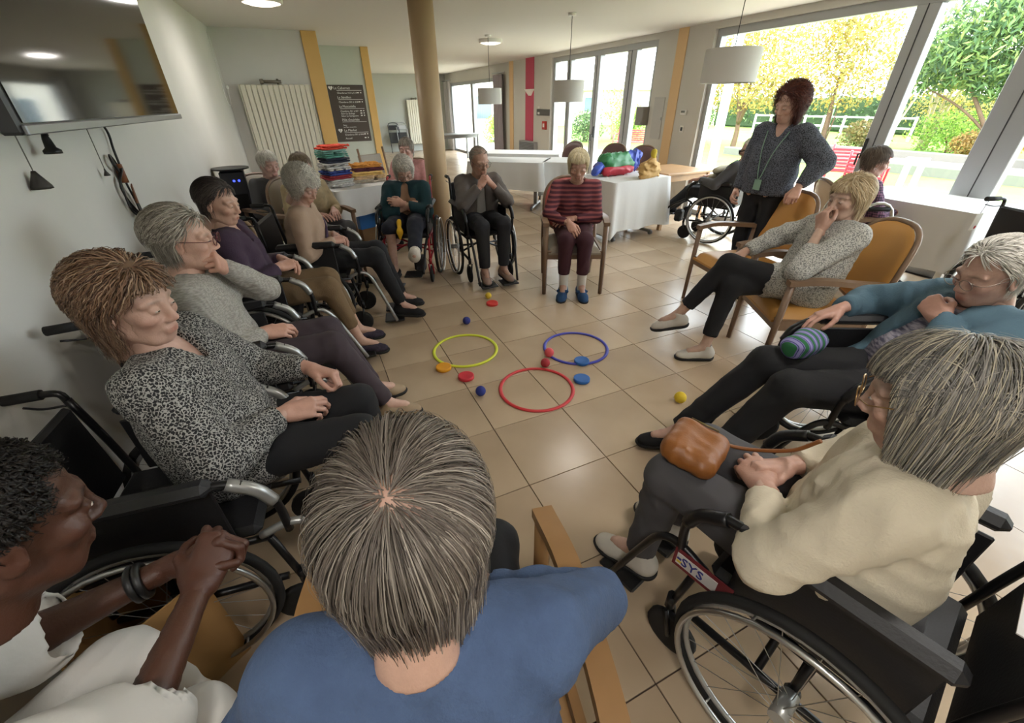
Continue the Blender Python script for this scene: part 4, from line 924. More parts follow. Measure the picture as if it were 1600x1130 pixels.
def tablecloth(label, loc, rz, lx, ly, z, drop, m=None, group='white table cloths', seed=1, drops=None):
    """draped rectangle: top plus skirts with soft folds; drops=(x-,x+,y-,y+)"""
    d = drops or (drop,) * 4; mb = MB(); rs = np.random.RandomState(seed); hx, hy = lx / 2 + 0.012, ly / 2 + 0.012; zt = z + 0.006
    ph = rs.rand(8) * 6.28; n = 56; per = []
    for k in range(n):                                               # walk round the edge
        t = k / n * 4; s = int(t); q = t - s
        c = [(-hx, -hy), (hx, -hy), (hx, hy), (-hx, hy)]; a, b = c[s], c[(s + 1) % 4]; per.append(((a[0] + (b[0] - a[0]) * q, a[1] + (b[1] - a[1]) * q), s, q))
    rows = 7; V = []; F = []
    for j in range(rows):
        v = j / (rows - 1)
        for (p, s, q), k in zip(per, range(n)):
            dr = (d[2], d[1], d[3], d[0])[s]; dn = (d[1], d[3], d[0], d[2])[s]; dp = (d[0], d[2], d[1], d[3])[s]
            if q > 0.86: dr = dr + (max(dr, dn) - dr) * (q - 0.86) / 0.14
            if q < 0.14: dr = dr + (max(dr, dp) - dr) * (0.14 - q) / 0.14
            ox, oy = ((0, -1), (1, 0), (0, 1), (-1, 0))[s]; cor = max(0, 1 - min(q, 1 - q) * 7); gx = math.copysign(1, p[0]); gy = math.copysign(1, p[1])
            wv = v ** 0.8 * (0.012 * math.sin(k * 1.9 + ph[s]) + 0.008 * math.sin(k * 0.83 + ph[s + 4]) + 0.012)
            V.append((p[0] + ox * wv + gx * cor * 0.05 * v, p[1] + oy * wv + gy * cor * 0.05 * v, zt - dr * v * (1 + 0.02 * math.sin(k * 0.9 + ph[2]))))
    for j in range(rows - 1):
        for k in range(n): F.append((j * n + k, (j + 1) * n + k, (j + 1) * n + (k + 1) % n, j * n + (k + 1) % n))
    mb.add(V, F, True); mb.add([(-hx, -hy, zt), (hx, -hy, zt), (hx, hy, zt), (-hx, hy, zt)], [(0, 1, 2, 3)])
    o = mb.build('tablecloth', m or M_cloth); place(o, loc, rz); tag(o, label, 'tablecloth', group); return o
def folded(name, label, loc, rz, lx, ly, hh, m, seed=0, group='folded garments', layers=2):
    """a soft folded garment: stacked rounded layers"""
    rs = np.random.RandomState(seed); R = empty(name, loc, rz, label, 'garment', group)
    for k in range(layers):
        f = Field((-lx / 2 - 0.05, -ly / 2 - 0.05, -0.02), (lx / 2 + 0.05, ly / 2 + 0.05, hh / layers + 0.04), 0.0125)
        t = hh / layers; dx, dy = rs.normal(size=2) * 0.008
        for yy in np.linspace(-ly / 2 + t / 2, ly / 2 - t / 2, 7): f.cap((-lx / 2 + t / 2 + dx, yy + dy, t / 2), (lx / 2 - t / 2 + dx, yy + dy, t / 2), t / 2 * 1.08, None, 0.03)
        f.wrinkle(0.009, 42, seed + k, (1, 1, 1), True); V, Q = f.mesh(); V[:, 2] = np.clip(V[:, 2], 0, None) + k * t * 0.97
        link('fold', np_mesh('fold', V, Q), m, R)
    return R
# ------------------------------------------------------------------ furniture in the middle and at the back
M_wood = mat('brown beech', '#7c6450', 0.4, var=0.12, vscale=8, stretch=(1, 1, 0.2)); M_must = mat('mustard vinyl', '#b88645', 0.45, bump=0.05, bscale=80); M_taupe = mat('taupe vinyl', '#8d8375', 0.5); M_plum = mat('plum brown vinyl', '#5a3f3d', 0.5)
D = math.radians
armchair('wooden armchair with taupe seat under the woman in the striped sweater', (2.01, 0.40, 0), D(-115), M_taupe, M_wood, mat('coral pink back', '#b3564f', 0.6))
armchair('empty mustard armchair, its oval back held by the standing woman', (2.98, -0.72, 0), D(166), M_must, M_wood)
armchair('mustard armchair under the woman in the speckled grey blouse', (2.64, -1.5, 0), D(150), M_must, M_wood)
armchair('wooden armchair under the grey haired woman seen from behind', (-0.15, -2.62, 0), D(78), mat('tan vinyl', '#a07c54', 0.5), mat('golden beech', '#8f6c45', 0.35, var=0.1, vscale=8, stretch=(1, 1, 0.2)), backtop=0.84)
armchair('wooden armchair with pink seated person behind the teal cardigan', (1.0, 2.75, 0), D(-120), mat('dusty pink vinyl', '#a98078', 0.6), M_wood)
for (x, y, a, lab) in ((3.95, 3.95, 200, 'plum oval backed chair left of the glass door handles'), (4.35, 3.15, 215, 'plum oval backed chair straight behind the striped woman'), (4.55, 2.55, 225, 'plum oval backed chair beside the pier, behind the play parachute')):
    armchair(lab, (x, y, 0), D(a), M_plum, M_wood, arms=False, group='plum side chairs', name='side_chair', w=0.23, backtop=0.97)
armchair('pale wooden chair with a white oval back beside the purple cardigan', (-0.72, 1.42, 0), D(60), mat('white vinyl', '#d6d6d0', 0.5), mat('pale beech', '#b39a7a', 0.5), arms=False, group='side chairs', name='side_chair', w=0.22, backtop=0.86)
armchair('brown armchair behind the plaid shirt person near the big window', (4.5, -0.7, 0), D(-34), mat('pale tan vinyl', '#c9b295', 0.5), M_wood)
armchair('tan chair without arms under the carer in white', (-1.02, -2.66, 0), D(40), MATS['tan vinyl'], MATS['golden beech'], arms=False, group='side chairs', name='side_chair', w=0.22, backtop=0.8)
# tables
table('folding_table', 'table under white cloth nearest the man in the wheelchair', (3.05, 4.1, 0), D(-40), 1.25, 0.75, 0.75, M_white, group='cloth covered tables'); tablecloth('white cloth on the table right behind the man in the wheelchair', (3.05, 4.1, 0), D(-40), 1.25, 0.75, 0.75, 0.42, seed=2)
table('folding_table', 'table under white cloth beside the plum chairs', (3.83, 3.62, 0), D(-40), 0.6, 0.75, 0.75, M_white, group='cloth covered tables'); tablecloth('short white cloth hanging low beside the plum chairs', (3.83, 3.62, 0), D(-40), 0.58, 0.75, 0.75, 0.5, seed=3)
table('folding_table', 'rear table under white cloth below the far pendant lamp', (3.75, 5.05, 0), D(-40), 1.5, 0.75, 0.76, M_white, group='cloth covered tables'); tablecloth('white cloth on the rear table below the far pendant lamp', (3.75, 5.05, 0), D(-40), 1.5, 0.75, 0.76, 0.3, seed=4)
table('folding_table', 'wheeled table under white cloth carrying the play parachute', (3.62, 1.78, 0), D(6), 0.95, 0.75, 0.74, M_white, group='cloth covered tables'); tablecloth('white cloth under the play parachute, hanging almost to the floor', (3.62, 1.78, 0), D(6), 0.95, 0.75, 0.74, 0.55, seed=5, drops=(0.66, 0.5, 0.6, 0.4))
table('wooden_table', 'bare light wooden table standing against the pier', (4.62, 1.98, 0), D(2), 0.85, 0.8, 0.75, M_oak, base='legs')
table('garden_table', 'grey table in front of the far patio door', (4.3, 11.3, 0), 0.2, 1.6, 0.8, 0.76, M_steel, base='legs', leg_m=M_steel)
table('folding_table', 'table under white cloth beside the parked wheelchair', (5.0, -0.95, 0), D(-4), 0.72, 1.1, 0.79, M_white, base='legs', group='cloth covered tables', leg_m=M_white); tablecloth('white cloth beside the parked wheelchair at the big window', (5.0, -0.95, 0), D(-4), 0.72, 1.1, 0.79, 0.5, seed=6)
table('wooden_table', 'wooden table holding the folded clothes', (0.38, 2.8, 0), D(24), 1.0, 0.72, 0.75, M_oak, base='legs', leg_m=mat('dark oak leg', '#6d543e', 0.5)); tablecloth('white sheet hanging askew under the folded clothes', (0.38, 2.8, 0), D(24), 0.98, 0.7, 0.75, 0.3, seed=8, group='table cloths', drops=(0.5, 0.1, 0.3, 0.1))
# clothes: a neat stack and a loose pile
cols = [('#c8c6c2', 'white and navy checked'), ('#c9c8c4', 'white'), ('#98313a', 'dark red'), ('#3c4f9a', 'blue'), ('#d8d6d2', 'white ribbed'), ('#bdbbb8', 'grey white'), ('#262a3c', 'navy'), ('#5d9c8c', 'mint green'), ('#7fb0a4', 'pale green'), ('#d1462f', 'bright orange red')]
z = 0.757
for k, (c, nm) in enumerate(cols):
    hh = 0.043 if k % 3 else 0.05; folded('folded_garment', '%s folded garment, %s the stack' % (nm, ('lowest in', 'second lowest in', 'third lowest in', 'fourth lowest in', 'in the lower middle of', 'in the middle of', 'in the upper middle of', 'third from the top of', 'next to the top of', 'on top of')[k]), (0.13 + 0.01 * math.sin(k * 2.3), 2.62 + 0.01 * math.cos(k * 1.7), z), D(24 + 6 * math.sin(k * 3.1)), 0.29, 0.24, hh, mat('cloth ' + c, c, 0.85, bump=0.1, bscale=60, var=0.1 if k else 0.5, vscale=30), k + 20); z += hh * 0.97
z = 0.757
for k, (c, nm) in enumerate([('#c9bba8', 'pale beige'), ('#d8b98d', 'peach'), ('#d9b36a', 'mustard yellow'), ('#5a2836', 'maroon'), ('#c98a3c', 'ochre patterned')]):
    hh = 0.045; folded('folded_garment', '%s garment lying loosely in the low pile' % nm, (0.5 + 0.02 * math.sin(k * 2.3), 2.87 + 0.02 * math.cos(k * 1.7), z), D(10 + 12 * math.sin(k * 3.1)), 0.44 - 0.02 * k, 0.3, hh, mat('cloth ' + c, c, 0.85, bump=0.15, bscale=40, var=0.2, vscale=18), k + 50, group='loose garments'); z += hh * 0.93
o = empty('storage_crate', (0.42, 2.78, 0.0), D(24), 'bright blue plastic crate under the clothes table', 'crate')
cm = mat('blue plastic', '#2c78c8', 0.4)
MB().box((-0.22, -0.17, 0.25), (0.22, -0.16, 0.6), bevel=0.004).box((-0.22, 0.16, 0.25), (0.22, 0.17, 0.6), bevel=0.004).box((-0.22, -0.16, 0.25), (-0.21, 0.16, 0.6), bevel=0.004).box((0.21, -0.16, 0.25), (0.22, 0.16, 0.6), bevel=0.004).build('walls', cm, o); MB().box((-0.21, -0.16, 0.25), (0.21, 0.16, 0.262)).build('bottom', cm, o); MB().box((-0.24, -0.19, 0.585), (0.24, -0.158, 0.605), bevel=0.004).box((-0.24, 0.158, 0.585), (0.24, 0.19, 0.605), bevel=0.004).build('rim', cm, o)
o2 = empty('cardboard_box', (0.42, 2.78, 0.0), D(24), 'brown cardboard box under the blue crate', 'box'); MB().box((-0.2, -0.15, 0.0), (0.2, 0.15, 0.25), bevel=0.003).build('carton', mat('cardboard', '#8f6f4c', 0.8, var=0.06), o2); MB().box((-0.2, -0.03, 0.2495), (0.2, 0.03, 0.2505)).build('packing_tape', mat('packing tape', '#a58a63', 0.3), o2)
# loudspeaker with a flat top in the corner
o = empty('speaker_tower', (lw(2.4) + 0.17, 2.42, 0), 0.05, 'black tower with flat round top and two blue lights by the wall', 'speaker')
MB().box((-0.11, -0.11, 0.0), (0.11, 0.11, 1.02), bevel=0.015).build('cabinet', mat('dark blue black', '#14161f', 0.5), o); MB().lathe([(0.17, 1.03), (0.17, 1.045)], 28).lathe([(0.05, 1.02), (0.05, 1.032)], 16).build('top_plate', M_black, o)
for y in (-0.025, 0.02): MB().lathe([(0.011, 0), (0.009, 0.004)], 10, TR(0.03 + y, -0.111, 0.93, 0, math.pi / 2)).build('indicator', mat('blue led', '#2030ff', 0.4, emit='#3040ff', estr=3.0), o)
MB().box((-0.09, -0.113, 0.2), (0.09, -0.109, 0.8), bevel=0.001).build('grille', mat('speaker cloth', '#0c0d12', 0.9), o)
# folded chairs leaning by the far wall, and a metal chair beyond the clothes
for (x, lab, m) in ((3.2, 'black folded chair leaning on the far wall', M_black), (3.5, 'light metal folded chair leaning on the far wall', M_alu)):
    o = empty('folding_chair', (x, YB - 0.28, 0), 0.0, lab, 'chair')
    for sg in (-1, 1): MB().tube(bez([(sg * 0.2, -0.25, 0.0), (sg * 0.2, -0.1, 0.5), (sg * 0.19, 0.05, 0.9)], 4), 0.012, 8).build('leg', m, o); MB().tube([(sg * 0.17, -0.1, 0.0), (sg * 0.17, 0.08, 0.62)], 0.012, 8).build('leg', m, o)
    MB().tube(bez([(-0.19, 0.05, 0.88), (-0.12, 0.07, 0.97), (0.12, 0.07, 0.97), (0.19, 0.05, 0.88)], 5), 0.012, 8).box((-0.17, 0.02, 0.75), (0.17, 0.045, 0.9), bevel=0.01).build('backrest', m, o); MB().box((-0.17, -0.1, 0.3), (0.17, -0.06, 0.66), TR(0, 0, 0, 0, -0.2), bevel=0.012).build('seat', M_black, o)
o = empty('metal_armchair', (0.98, 4.3, 0), D(-60), 'grey framed armchair standing beyond the folded clothes', 'chair')
for sg in (-1, 1):
    MB().tube([(0.22, sg * 0.26, 0), (0.22, sg * 0.26, 0.66), (-0.2, sg * 0.26, 0.68)], 0.018, 6).build('arm_frame', M_wood, o); MB().tube([(-0.26, sg * 0.24, 0), (-0.2, sg * 0.24, 0.45), (-0.3, sg * 0.24, 1.0)], 0.018, 6).build('leg', M_wood, o)
MB().box((-0.22, -0.23, 0.4), (0.24, 0.23, 0.46), bevel=0.02).build('seat', M_taupe, o); MB().box((-0.3, -0.22, 0.55), (-0.27, 0.22, 0.98), TR(0.12, 0, 0, 0, 0, -0.2), bevel=0.012).build('backrest', M_taupe, o)
# play parachute and yellow cloth on the wheeled table
def soft(name, caps, h, m, parent, wr=0.006, wf=30, seed=1, ridge=False, k=0.03):
    P = np.array([p for c in caps for p in (c[0], c[1])]); rm = max(max(c[2], c[3]) for c in caps) + 0.05; f = Field(P.min(0) - rm, P.max(0) + rm, h)
    for a, b, ra, rb in caps: f.cap(a, b, ra, rb, k)
    f.wrinkle(wr, wf, seed, (1, 1, 1), ridge); V, Q = f.mesh(); return link(name, np_mesh(name, V, Q), m, parent)
o = empty('play_parachute', (3.66, 1.83, 0.75), D(6), 'bundled play parachute in blue, green, red and purple panels', 'parachute')
for nm, cs, c in (('panel', [((-0.25, 0.1, 0.17), (0.12, 0.1, 0.2), 0.1, 0.07), ((-0.2, 0.05, 0.1), (0.15, 0.05, 0.12), 0.08, 0.06)], '#2f7a48'), ('panel', [((-0.3, 0.0, 0.06), (0.12, 0.0, 0.06), 0.06, 0.055)], '#b8283c'), ('panel', [((0.12, 0.12, 0.18), (0.36, 0.16, 0.2), 0.08, 0.09), ((0.3, 0.12, 0.1), (0.38, 0.16, 0.24), 0.08, 0.05)], '#3a4fae'), ('panel', [((-0.46, 0.02, 0.07), (-0.3, 0.1, 0.12), 0.06, 0.07)], '#3c56b8'), ('panel', [((-0.3, 0.14, 0.09), (0.34, 0.16, 0.08), 0.08, 0.08)], '#6a3a86')):
    soft(nm, cs, 0.016, mat('nylon ' + c, c, 0.5, bump=0.25, bscale=16), o, 0.03, 30, 3, True)
o = empty('yellow_cloth', (3.83, 1.5, 0.75), 0.2, 'crumpled yellow cloth with a bright yellow knot on the table corner', 'cloth'); soft('cloth', [((-0.17, -0.03, 0.05), (0.13, 0.02, 0.05), 0.055, 0.07), ((-0.1, 0.02, 0.1), (0.1, 0.02, 0.1), 0.08, 0.08), ((0, 0, 0.13), (0.05, 0.02, 0.19), 0.09, 0.05), ((-0.24, -0.05, 0.02), (-0.1, -0.02, 0.04), 0.022, 0.05)], 0.013, mat('sand yellow cloth', '#bf9a60', 0.8), o, 0.026, 38, 5, True); soft('knot', [((0.05, 0.02, 0.23), (0.055, 0.02, 0.29), 0.03, 0.034)], 0.01, mat('bright yellow cloth', '#cdb63a', 0.7), o, 0.004, 60, 6)
# ------------------------------------------------------------------ game pieces on the floor
def hoop(x, y, r, col, label):
    o = MB(); n = 72
    for rr in (r,): o.tube([(rr * math.cos(a), rr * math.sin(a), 0.008) for a in np.linspace(0, 2 * math.pi, n + 1)[:-1]], 0.012, 8, closed=True)
    ob = o.build('hoop', mat('hoop ' + col, col, 0.45)); ob.scale = (1, 1, 0.62); ob.location = (x, y, 0.0); ob['label'] = label; ob['category'] = 'hoop'; ob['group'] = 'flat plastic hoops'
hoop(0.853, -1.103, 0.235, '#c8353a', 'red flat hoop on the tiles, nearest to the camera'); hoop(0.6, -0.43, 0.235, '#d3dc3c', 'yellow flat hoop on the tiles'); hoop(1.365, -0.76, 0.235, '#3b3fa8', 'dark blue flat hoop on the tiles')
def ball(x, y, r, col, label):
    V, Q = sphere_geo((0, 0, 0), r, 24, 16); o = link('foam_ball', np_mesh('foam_ball', V, Q), mat('foam ' + col, col, 0.75, bump=0.15, bscale=150)); o.location = (x, y, r); tag(o, label, 'ball', 'small game balls')
def disc(x, y, col, label):
    o = MB().lathe([(0.0, 0.0), (0.05, 0.0), (0.054, 0.003), (0.054, 0.021), (0.05, 0.024), (0.044, 0.0225), (0.0, 0.0225)], 32).build('throwing_disc', mat('disc ' + col, col, 0.5)); o.location = (x, y, 0.0005); tag(o, label, 'disc', 'throwing discs')
ball(1.122, 0.402, 0.03, '#d9b935', 'yellow foam ball beside the far red disc')
ball(0.756, -0.019, 0.033, '#27307c', 'navy blue foam ball lying alone behind the yellow hoop')
ball(0.501, -1.010, 0.033, '#22307f', 'navy blue foam ball between the yellow and red hoops')
ball(1.032, -0.891, 0.033, '#a8323a', 'dark red foam ball touching the red hoop')
ball(1.123, -0.782, 0.035, '#d8565c', 'pinkish red foam ball inside the edge of the blue hoop')
ball(1.586, -1.605, 0.036, '#d8b92a', 'yellow foam ball beside the black shoes')
disc(1.101, 0.256, '#cf3530', 'red disc lying beside the far yellow ball')
disc(0.376, -0.610, '#e09a1c', 'orange disc lying on the yellow hoop')
disc(0.481, -0.785, '#cc2f3c', 'red disc lying next to the orange disc')
disc(1.293, -0.955, '#1d5fa8', 'blue disc lying on the edge of the blue hoop')
disc(1.169, -1.147, '#1d60ac', 'blue disc lying free between the blue and red hoops')
# ------------------------------------------------------------------ wheelchairs
wheelchair('black wheelchair with silver leg rests under the woman in the patterned blouse', (-0.83, -1.74, 0), D(-6), elev=(0, 0.1), backz=0.82)
wheelchair('black wheelchair with silver leg rests under the woman in the grey knit sweater', (-0.76, -0.98, 0), D(2))
wheelchair('black wheelchair with silver leg rests under the person in the purple cardigan', (-0.68, -0.12, 0), D(-3), elev=(0.1, 0.1))
wheelchair('black wheelchair with silver leg rests under the curly haired person in beige', (-0.3, 0.52, 0), D(-12))
wheelchair('red framed wheelchair under the woman in the teal cardigan', (0.68, 1.44, 0), D(-112), frame_m=M_redmet, hang_m=M_blkmet, elev=(0.05, 0.55), pads_m=M_vinyl)
wheelchair('black wheelchair under the man in the grey jacket', (1.35, 1.18, 0), D(-93), hang_m=M_blkmet)
wheelchair('black wheelchair standing by the big window behind the standing woman', (4.58, 0.95, 0), D(112), hang_m=M_blkmet, headrest=True, elev=(0.6, 0.6))
wheelchair('empty black wheelchair parked beside the white cloth at the right edge', (4.5, -1.95, 0), D(-24), foot=False, backz=0.95)
WBL = wheelchair('dark wheelchair under the woman in the blue cardigan', (1.9, -2.38, 0), D(152), hang_m=M_blkmet, elev=(0.15, 0.15), backz=0.85)
WCR = wheelchair('black wheelchair under the woman in the cream sweater', (0.85, -2.87, 0), D(104), hang_m=M_blkmet, backz=0.84)
# ------------------------------------------------------------------ clothes materials
def pattern(kind, a, b, scale, **kw):
    def s(m, N, L, bs, src):
        if kind == 'stripe':
            w = N.new('ShaderNodeTexWave'); w.bands_direction = 'Z'; w.inputs['Scale'].default_value = scale; w.inputs['Distortion'].default_value = 0.6; w.inputs['Detail Scale'].default_value = 1; L.new(src, w.inputs['Vector']); fac = w.outputs['Fac']
            c = ramp(N, L, fac, [(0.0, a), (kw.get('t', 0.55), b)], True)
        elif kind == 'voronoi':
            v = N.new('ShaderNodeTexVoronoi'); v.feature = 'DISTANCE_TO_EDGE'; v.inputs['Scale'].default_value = scale; L.new(src, v.inputs['Vector'])
            n = N.new('ShaderNodeTexNoise'); n.inputs['Scale'].default_value = scale * 1.7; n.inputs['Detail'].default_value = 3; L.new(src, n.inputs['Vector'])
            ad = N.new('ShaderNodeMath'); ad.operation = 'MULTIPLY_ADD'; ad.inputs[1].default_value = 1.3; L.new(v.outputs['Distance'], ad.inputs[0]); sb = N.new('ShaderNodeMath'); sb.operation = 'SUBTRACT'; sb.inputs[1].default_value = 0.45; L.new(n.outputs['Fac'], sb.inputs[0]); L.new(sb.outputs[0], ad.inputs[2])
            c = ramp(N, L, ad.outputs[0], [(0.0, b), (0.14, b), (0.2, a)])
        elif kind == 'speckle':
            n = N.new('ShaderNodeTexNoise'); n.inputs['Scale'].default_value = scale; n.inputs['Detail'].default_value = 2; L.new(src, n.inputs['Vector']); c = ramp(N, L, n.outputs['Fac'], [(kw.get('lo', 0.44), a), (kw.get('hi', 0.52), b)])
        elif kind == 'melange':
            mp = N.new('ShaderNodeMapping'); mp.inputs['Scale'].default_value = kw.get('st', (1, 1, 4)); L.new(src, mp.inputs['Vector']); n = N.new('ShaderNodeTexNoise'); n.inputs['Scale'].default_value = scale; n.inputs['Detail'].default_value = 4; L.new(mp.outputs[0], n.inputs['Vector']); c = ramp(N, L, n.outputs['Fac'], [(0.38, a), (0.62, b)])
        elif kind == 'check':
            cs = []
            for d in 'XYZ':
                w = N.new('ShaderNodeTexWave'); w.bands_direction = d; w.inputs['Scale'].default_value = scale; L.new(src, w.inputs['Vector']); cs.append(w.outputs['Fac'])
            p = N.new('ShaderNodeMath'); p.operation = 'ADD'; L.new(cs[0], p.inputs[0]); L.new(cs[1], p.inputs[1]); q = N.new('ShaderNodeMath'); q.operation = 'ADD'; L.new(p.outputs[0], q.inputs[0]); L.new(cs[2], q.inputs[1]); dv = N.new('ShaderNodeMath'); dv.operation = 'MULTIPLY'; dv.inputs[1].default_value = 0.333; L.new(q.outputs[0], dv.inputs[0]); c = ramp(N, L, dv.outputs[0], [(0.35, a), (0.7, b)])
        L.new(c, bs.inputs['Base Color'])
        if kw.get('knit'):
            w = N.new('ShaderNodeTexWave'); w.bands_direction = kw.get('kd', 'Y'); w.inputs['Scale'].default_value = kw['knit']; w.inputs['Distortion'].default_value = 1.5; L.new(src, w.inputs['Vector']); bp = N.new('ShaderNodeBump'); bp.inputs['Strength'].default_value = 0.35; bp.inputs['Distance'].default_value = 0.006; L.new(w.outputs['Fac'], bp.inputs['Height']); L.new(bp.outputs[0], bs.inputs['Normal'])
    return s
C_blouse = mat('black and white print', rough=0.85, setup=pattern('voronoi', '#17181b', '#9b9a96', 115))
C_greyknit = mat('grey rib knit', rough=0.95, setup=pattern('melange', '#8d8a84', '#a9a69f', 60, knit=22))
C_purple = mat('dark purple knit', '#3a2a3c', 0.92, bump=0.2, bscale=160)
C_beige = mat('beige fine knit', '#a28a76', 0.9, bump=0.15, bscale=140)
C_teal = mat('dark teal knit', '#10333a', 0.9, bump=0.2, bscale=130)
C_jacket = mat('grey jacket cloth', '#5b5450', 0.85, bump=0.1, bscale=90, var=0.08, vscale=9)
C_stripe = mat('burgundy stripe knit', rough=0.9, setup=pattern('stripe', '#4b2230', '#8a4a4c', 8.5, t=0.58))
C_houndst = mat('charcoal check cloth', rough=0.85, setup=pattern('speckle', '#23262e', '#5b606c', 150))
C_speck = mat('speckled grey blouse', rough=0.85, setup=pattern('speckle', '#747573', '#b9b8b2', 150))
C_bluecard = mat('dusty blue knit', '#46606f', 0.92, bump=0.25, bscale=150, var=0.08, vscale=10)
C_melange = mat('mauve grey melange', rough=0.9, setup=pattern('melange', '#4a4a5e', '#9a96a2', 22, st=(1, 1, 5)))
C_cream = mat('cream fine knit', '#cdc3ae', 0.92, bump=0.2, bscale=170, var=0.04, vscale=8)
C_bluesw = mat('mid blue wool', '#46597a', 0.95, bump=0.3, bscale=140, var=0.08, vscale=30)
C_whitecot = mat('white cotton', '#cfccc6', 0.85, bump=0.08, bscale=60)
C_plaid = mat('purple plaid cloth', rough=0.85, setup=pattern('check', '#2c2036', '#7d5570', 16))
C_pink = mat('pink blouse', '#c08a88', 0.85, var=0.15, vscale=30); C_sand = mat('sand camouflage', '#9d8a6a', 0.85, var=0.3, vscale=14); C_dgrey = mat('dark grey cloth', '#4c4c50', 0.85)
C_black = mat('black trouser cloth', '#15161a', 0.88, bump=0.08, bscale=80); C_plumtr = mat('plum grey trouser cloth', '#3b3137', 0.88, var=0.06, vscale=12); C_tan = mat('tan corduroy', '#6f5a40', 0.9, bump=0.15, bscale=120); C_navy = mat('navy trouser cloth', '#151a28', 0.88); C_maroon = mat('maroon trouser cloth', '#3d1c26', 0.88); C_grey = mat('grey trouser cloth', '#4d4c4f', 0.88, var=0.05, vscale=14); C_jean = mat('blue denim', '#4c6680', 0.9, bump=0.1, bscale=150); C_dark = mat('charcoal trouser cloth', '#25262b', 0.88)
S_beige = mat('beige shoe leather', '#9a8468', 0.6); S_white = mat('off white shoe leather', '#bdb8ae', 0.55); S_black = mat('black suede', '#101013', 0.9); S_blue = mat('blue felt slipper', '#24466e', 0.9, bump=0.2); S_taupe = mat('taupe shoe', '#8b7468', 0.7); S_sock = mat('white sock', '#c9c6c0', 0.9, bump=0.2)
GREYH = ['#8e877c', '#a49d92', '#6e685f', '#b5aea2']; WHITEH = ['#cfcabf', '#b8b3a8', '#dcd7cc']; AUB = ['#70543f', '#836752', '#564236', '#967e68']; DARKG = ['#5a524c', '#75706a', '#8e8983', '#47403b', '#a29c94']
def ik(sh, wr, l1=0.265, l2=0.245, pole=(0, 0, -1)):
    sh, wr = np.asarray(sh, float), np.asarray(wr, float); d = wr - sh; n = np.linalg.norm(d); u = d / n
    if n > (l1 + l2) * 0.99: l1 *= n / (l1 + l2) * 1.01; l2 *= n / (l1 + l2) * 1.01
    a = (l1 * l1 - l2 * l2 + n * n) / (2 * n); hh = math.sqrt(max(l1 * l1 - a * a, 1e-4)); p = np.asarray(pole, float); p = p - u * (p @ u); return sh + u * a + norm(p) * hh
def arms(J, wL, wR, pL=(-0.3, 0.6, -0.7), pR=(-0.3, -0.6, -0.7)):
    J['wrL'], J['wrR'] = np.array(wL, float), np.array(wR, float); J['elL'] = ik(J['shL'], wL, pole=pL); J['elR'] = ik(J['shR'], wR, pole=pR)
def sit(loc, rz, dx): return (loc[0] + dx * math.cos(rz), loc[1] + dx * math.sin(rz), 0)
def clasp(J, c, dz=0.0, sp=0.075):
    c = np.array(c, float); arms(J, c + [-0.075, sp, dz], c + [-0.085, -sp, dz]); J['hdL'] = (norm((0.72, -0.68, -0.12)), (0.25, 0.35, 0.9), 'relax'); J['hdR'] = (norm((0.74, 0.66, -0.05)), (0.25, -0.35, 0.9), 'relax')
WC = dict(seat=0.485, foot=0.13, reach=0.44, kneez=0.575, spread=0.1)
# 1 woman in the patterned blouse
J = seated(**WC, tall=0.86, lean=-0.12); arms(J, (0.3, 0.17, 0.72), (0.22, -0.05, 0.69), pR=(-0.4, -0.8, -0.3)); J['hdR'] = ((0.9, 0.3, -0.15), (0.1, -0.5, 0.85), 'relax'); J['hdL'] = ((0.9, -0.4, -0.25), (0.1, 0.4, 0.9), 'grip'); J['hf'] = (1, -0.3, -0.1)
person('auburn haired woman in a black and white patterned blouse, hands on her lap', (-0.66, -1.63, 0), D(-6), J, dict(top=dict(mat=C_blouse, name='blouse', loose=0.02, sleeve=0.022, cuff=0.9, ruff=1, vneck=0.09, belly=0.1, lap=0.25, wr=0.009, wf=30), trousers=dict(mat=C_black), shoes=dict(mat=S_beige), hair=dict(style='short', n=7000, length=0.14, cols=AUB, vol=0.032, curl=0.003, width=0.0013, hairline=0.5, part=(0.5, 0, 0.86), back=0.5, mess=0.7), fat=1.08, w=1.05, h=0.011, seed=3, skin='#b99686'))
# 2 woman in the grey knit sweater
J = seated(**dict(WC, reach=0.47), tall=0.88, lean=0.02); J['anL'][0] += 0.13; J['anR'][0] += 0.16; arms(J, J['head'] + [0.1, 0.02, -0.135], (0.2, -0.04, 0.69), pL=(0.5, 0.8, -0.9), pR=(-0.4, -0.8, -0.4)); J['hdR'] = ((0.95, 0.25, -0.2), (0.1, -0.45, 0.9), 'relax'); J['hdL'] = ((-0.15, -0.7, 0.5), (0.85, -0.2, 0.2), 'fist'); J['hf'] = (1, -0.1, -0.05)
person('woman in a grey ribbed sweater and glasses resting her chin on her hand', (-0.74, -0.97, 0), D(2), J, dict(top=dict(mat=C_greyknit, loose=0.022, neck=0.06, lap=0.2, belly=0.1, wr=0.009, wf=30), trousers=dict(mat=C_plumtr), shoes=dict(mat=S_beige), hair=dict(style='short', n=4200, length=0.085, cols=GREYH, vol=0.022, part=(0.75, 0, 0.66), back=0.6, width=0.0014), glasses=dict(color='#5a2028'), fat=1.05, h=0.011, seed=4, skin='#c49e8c', head='full'))
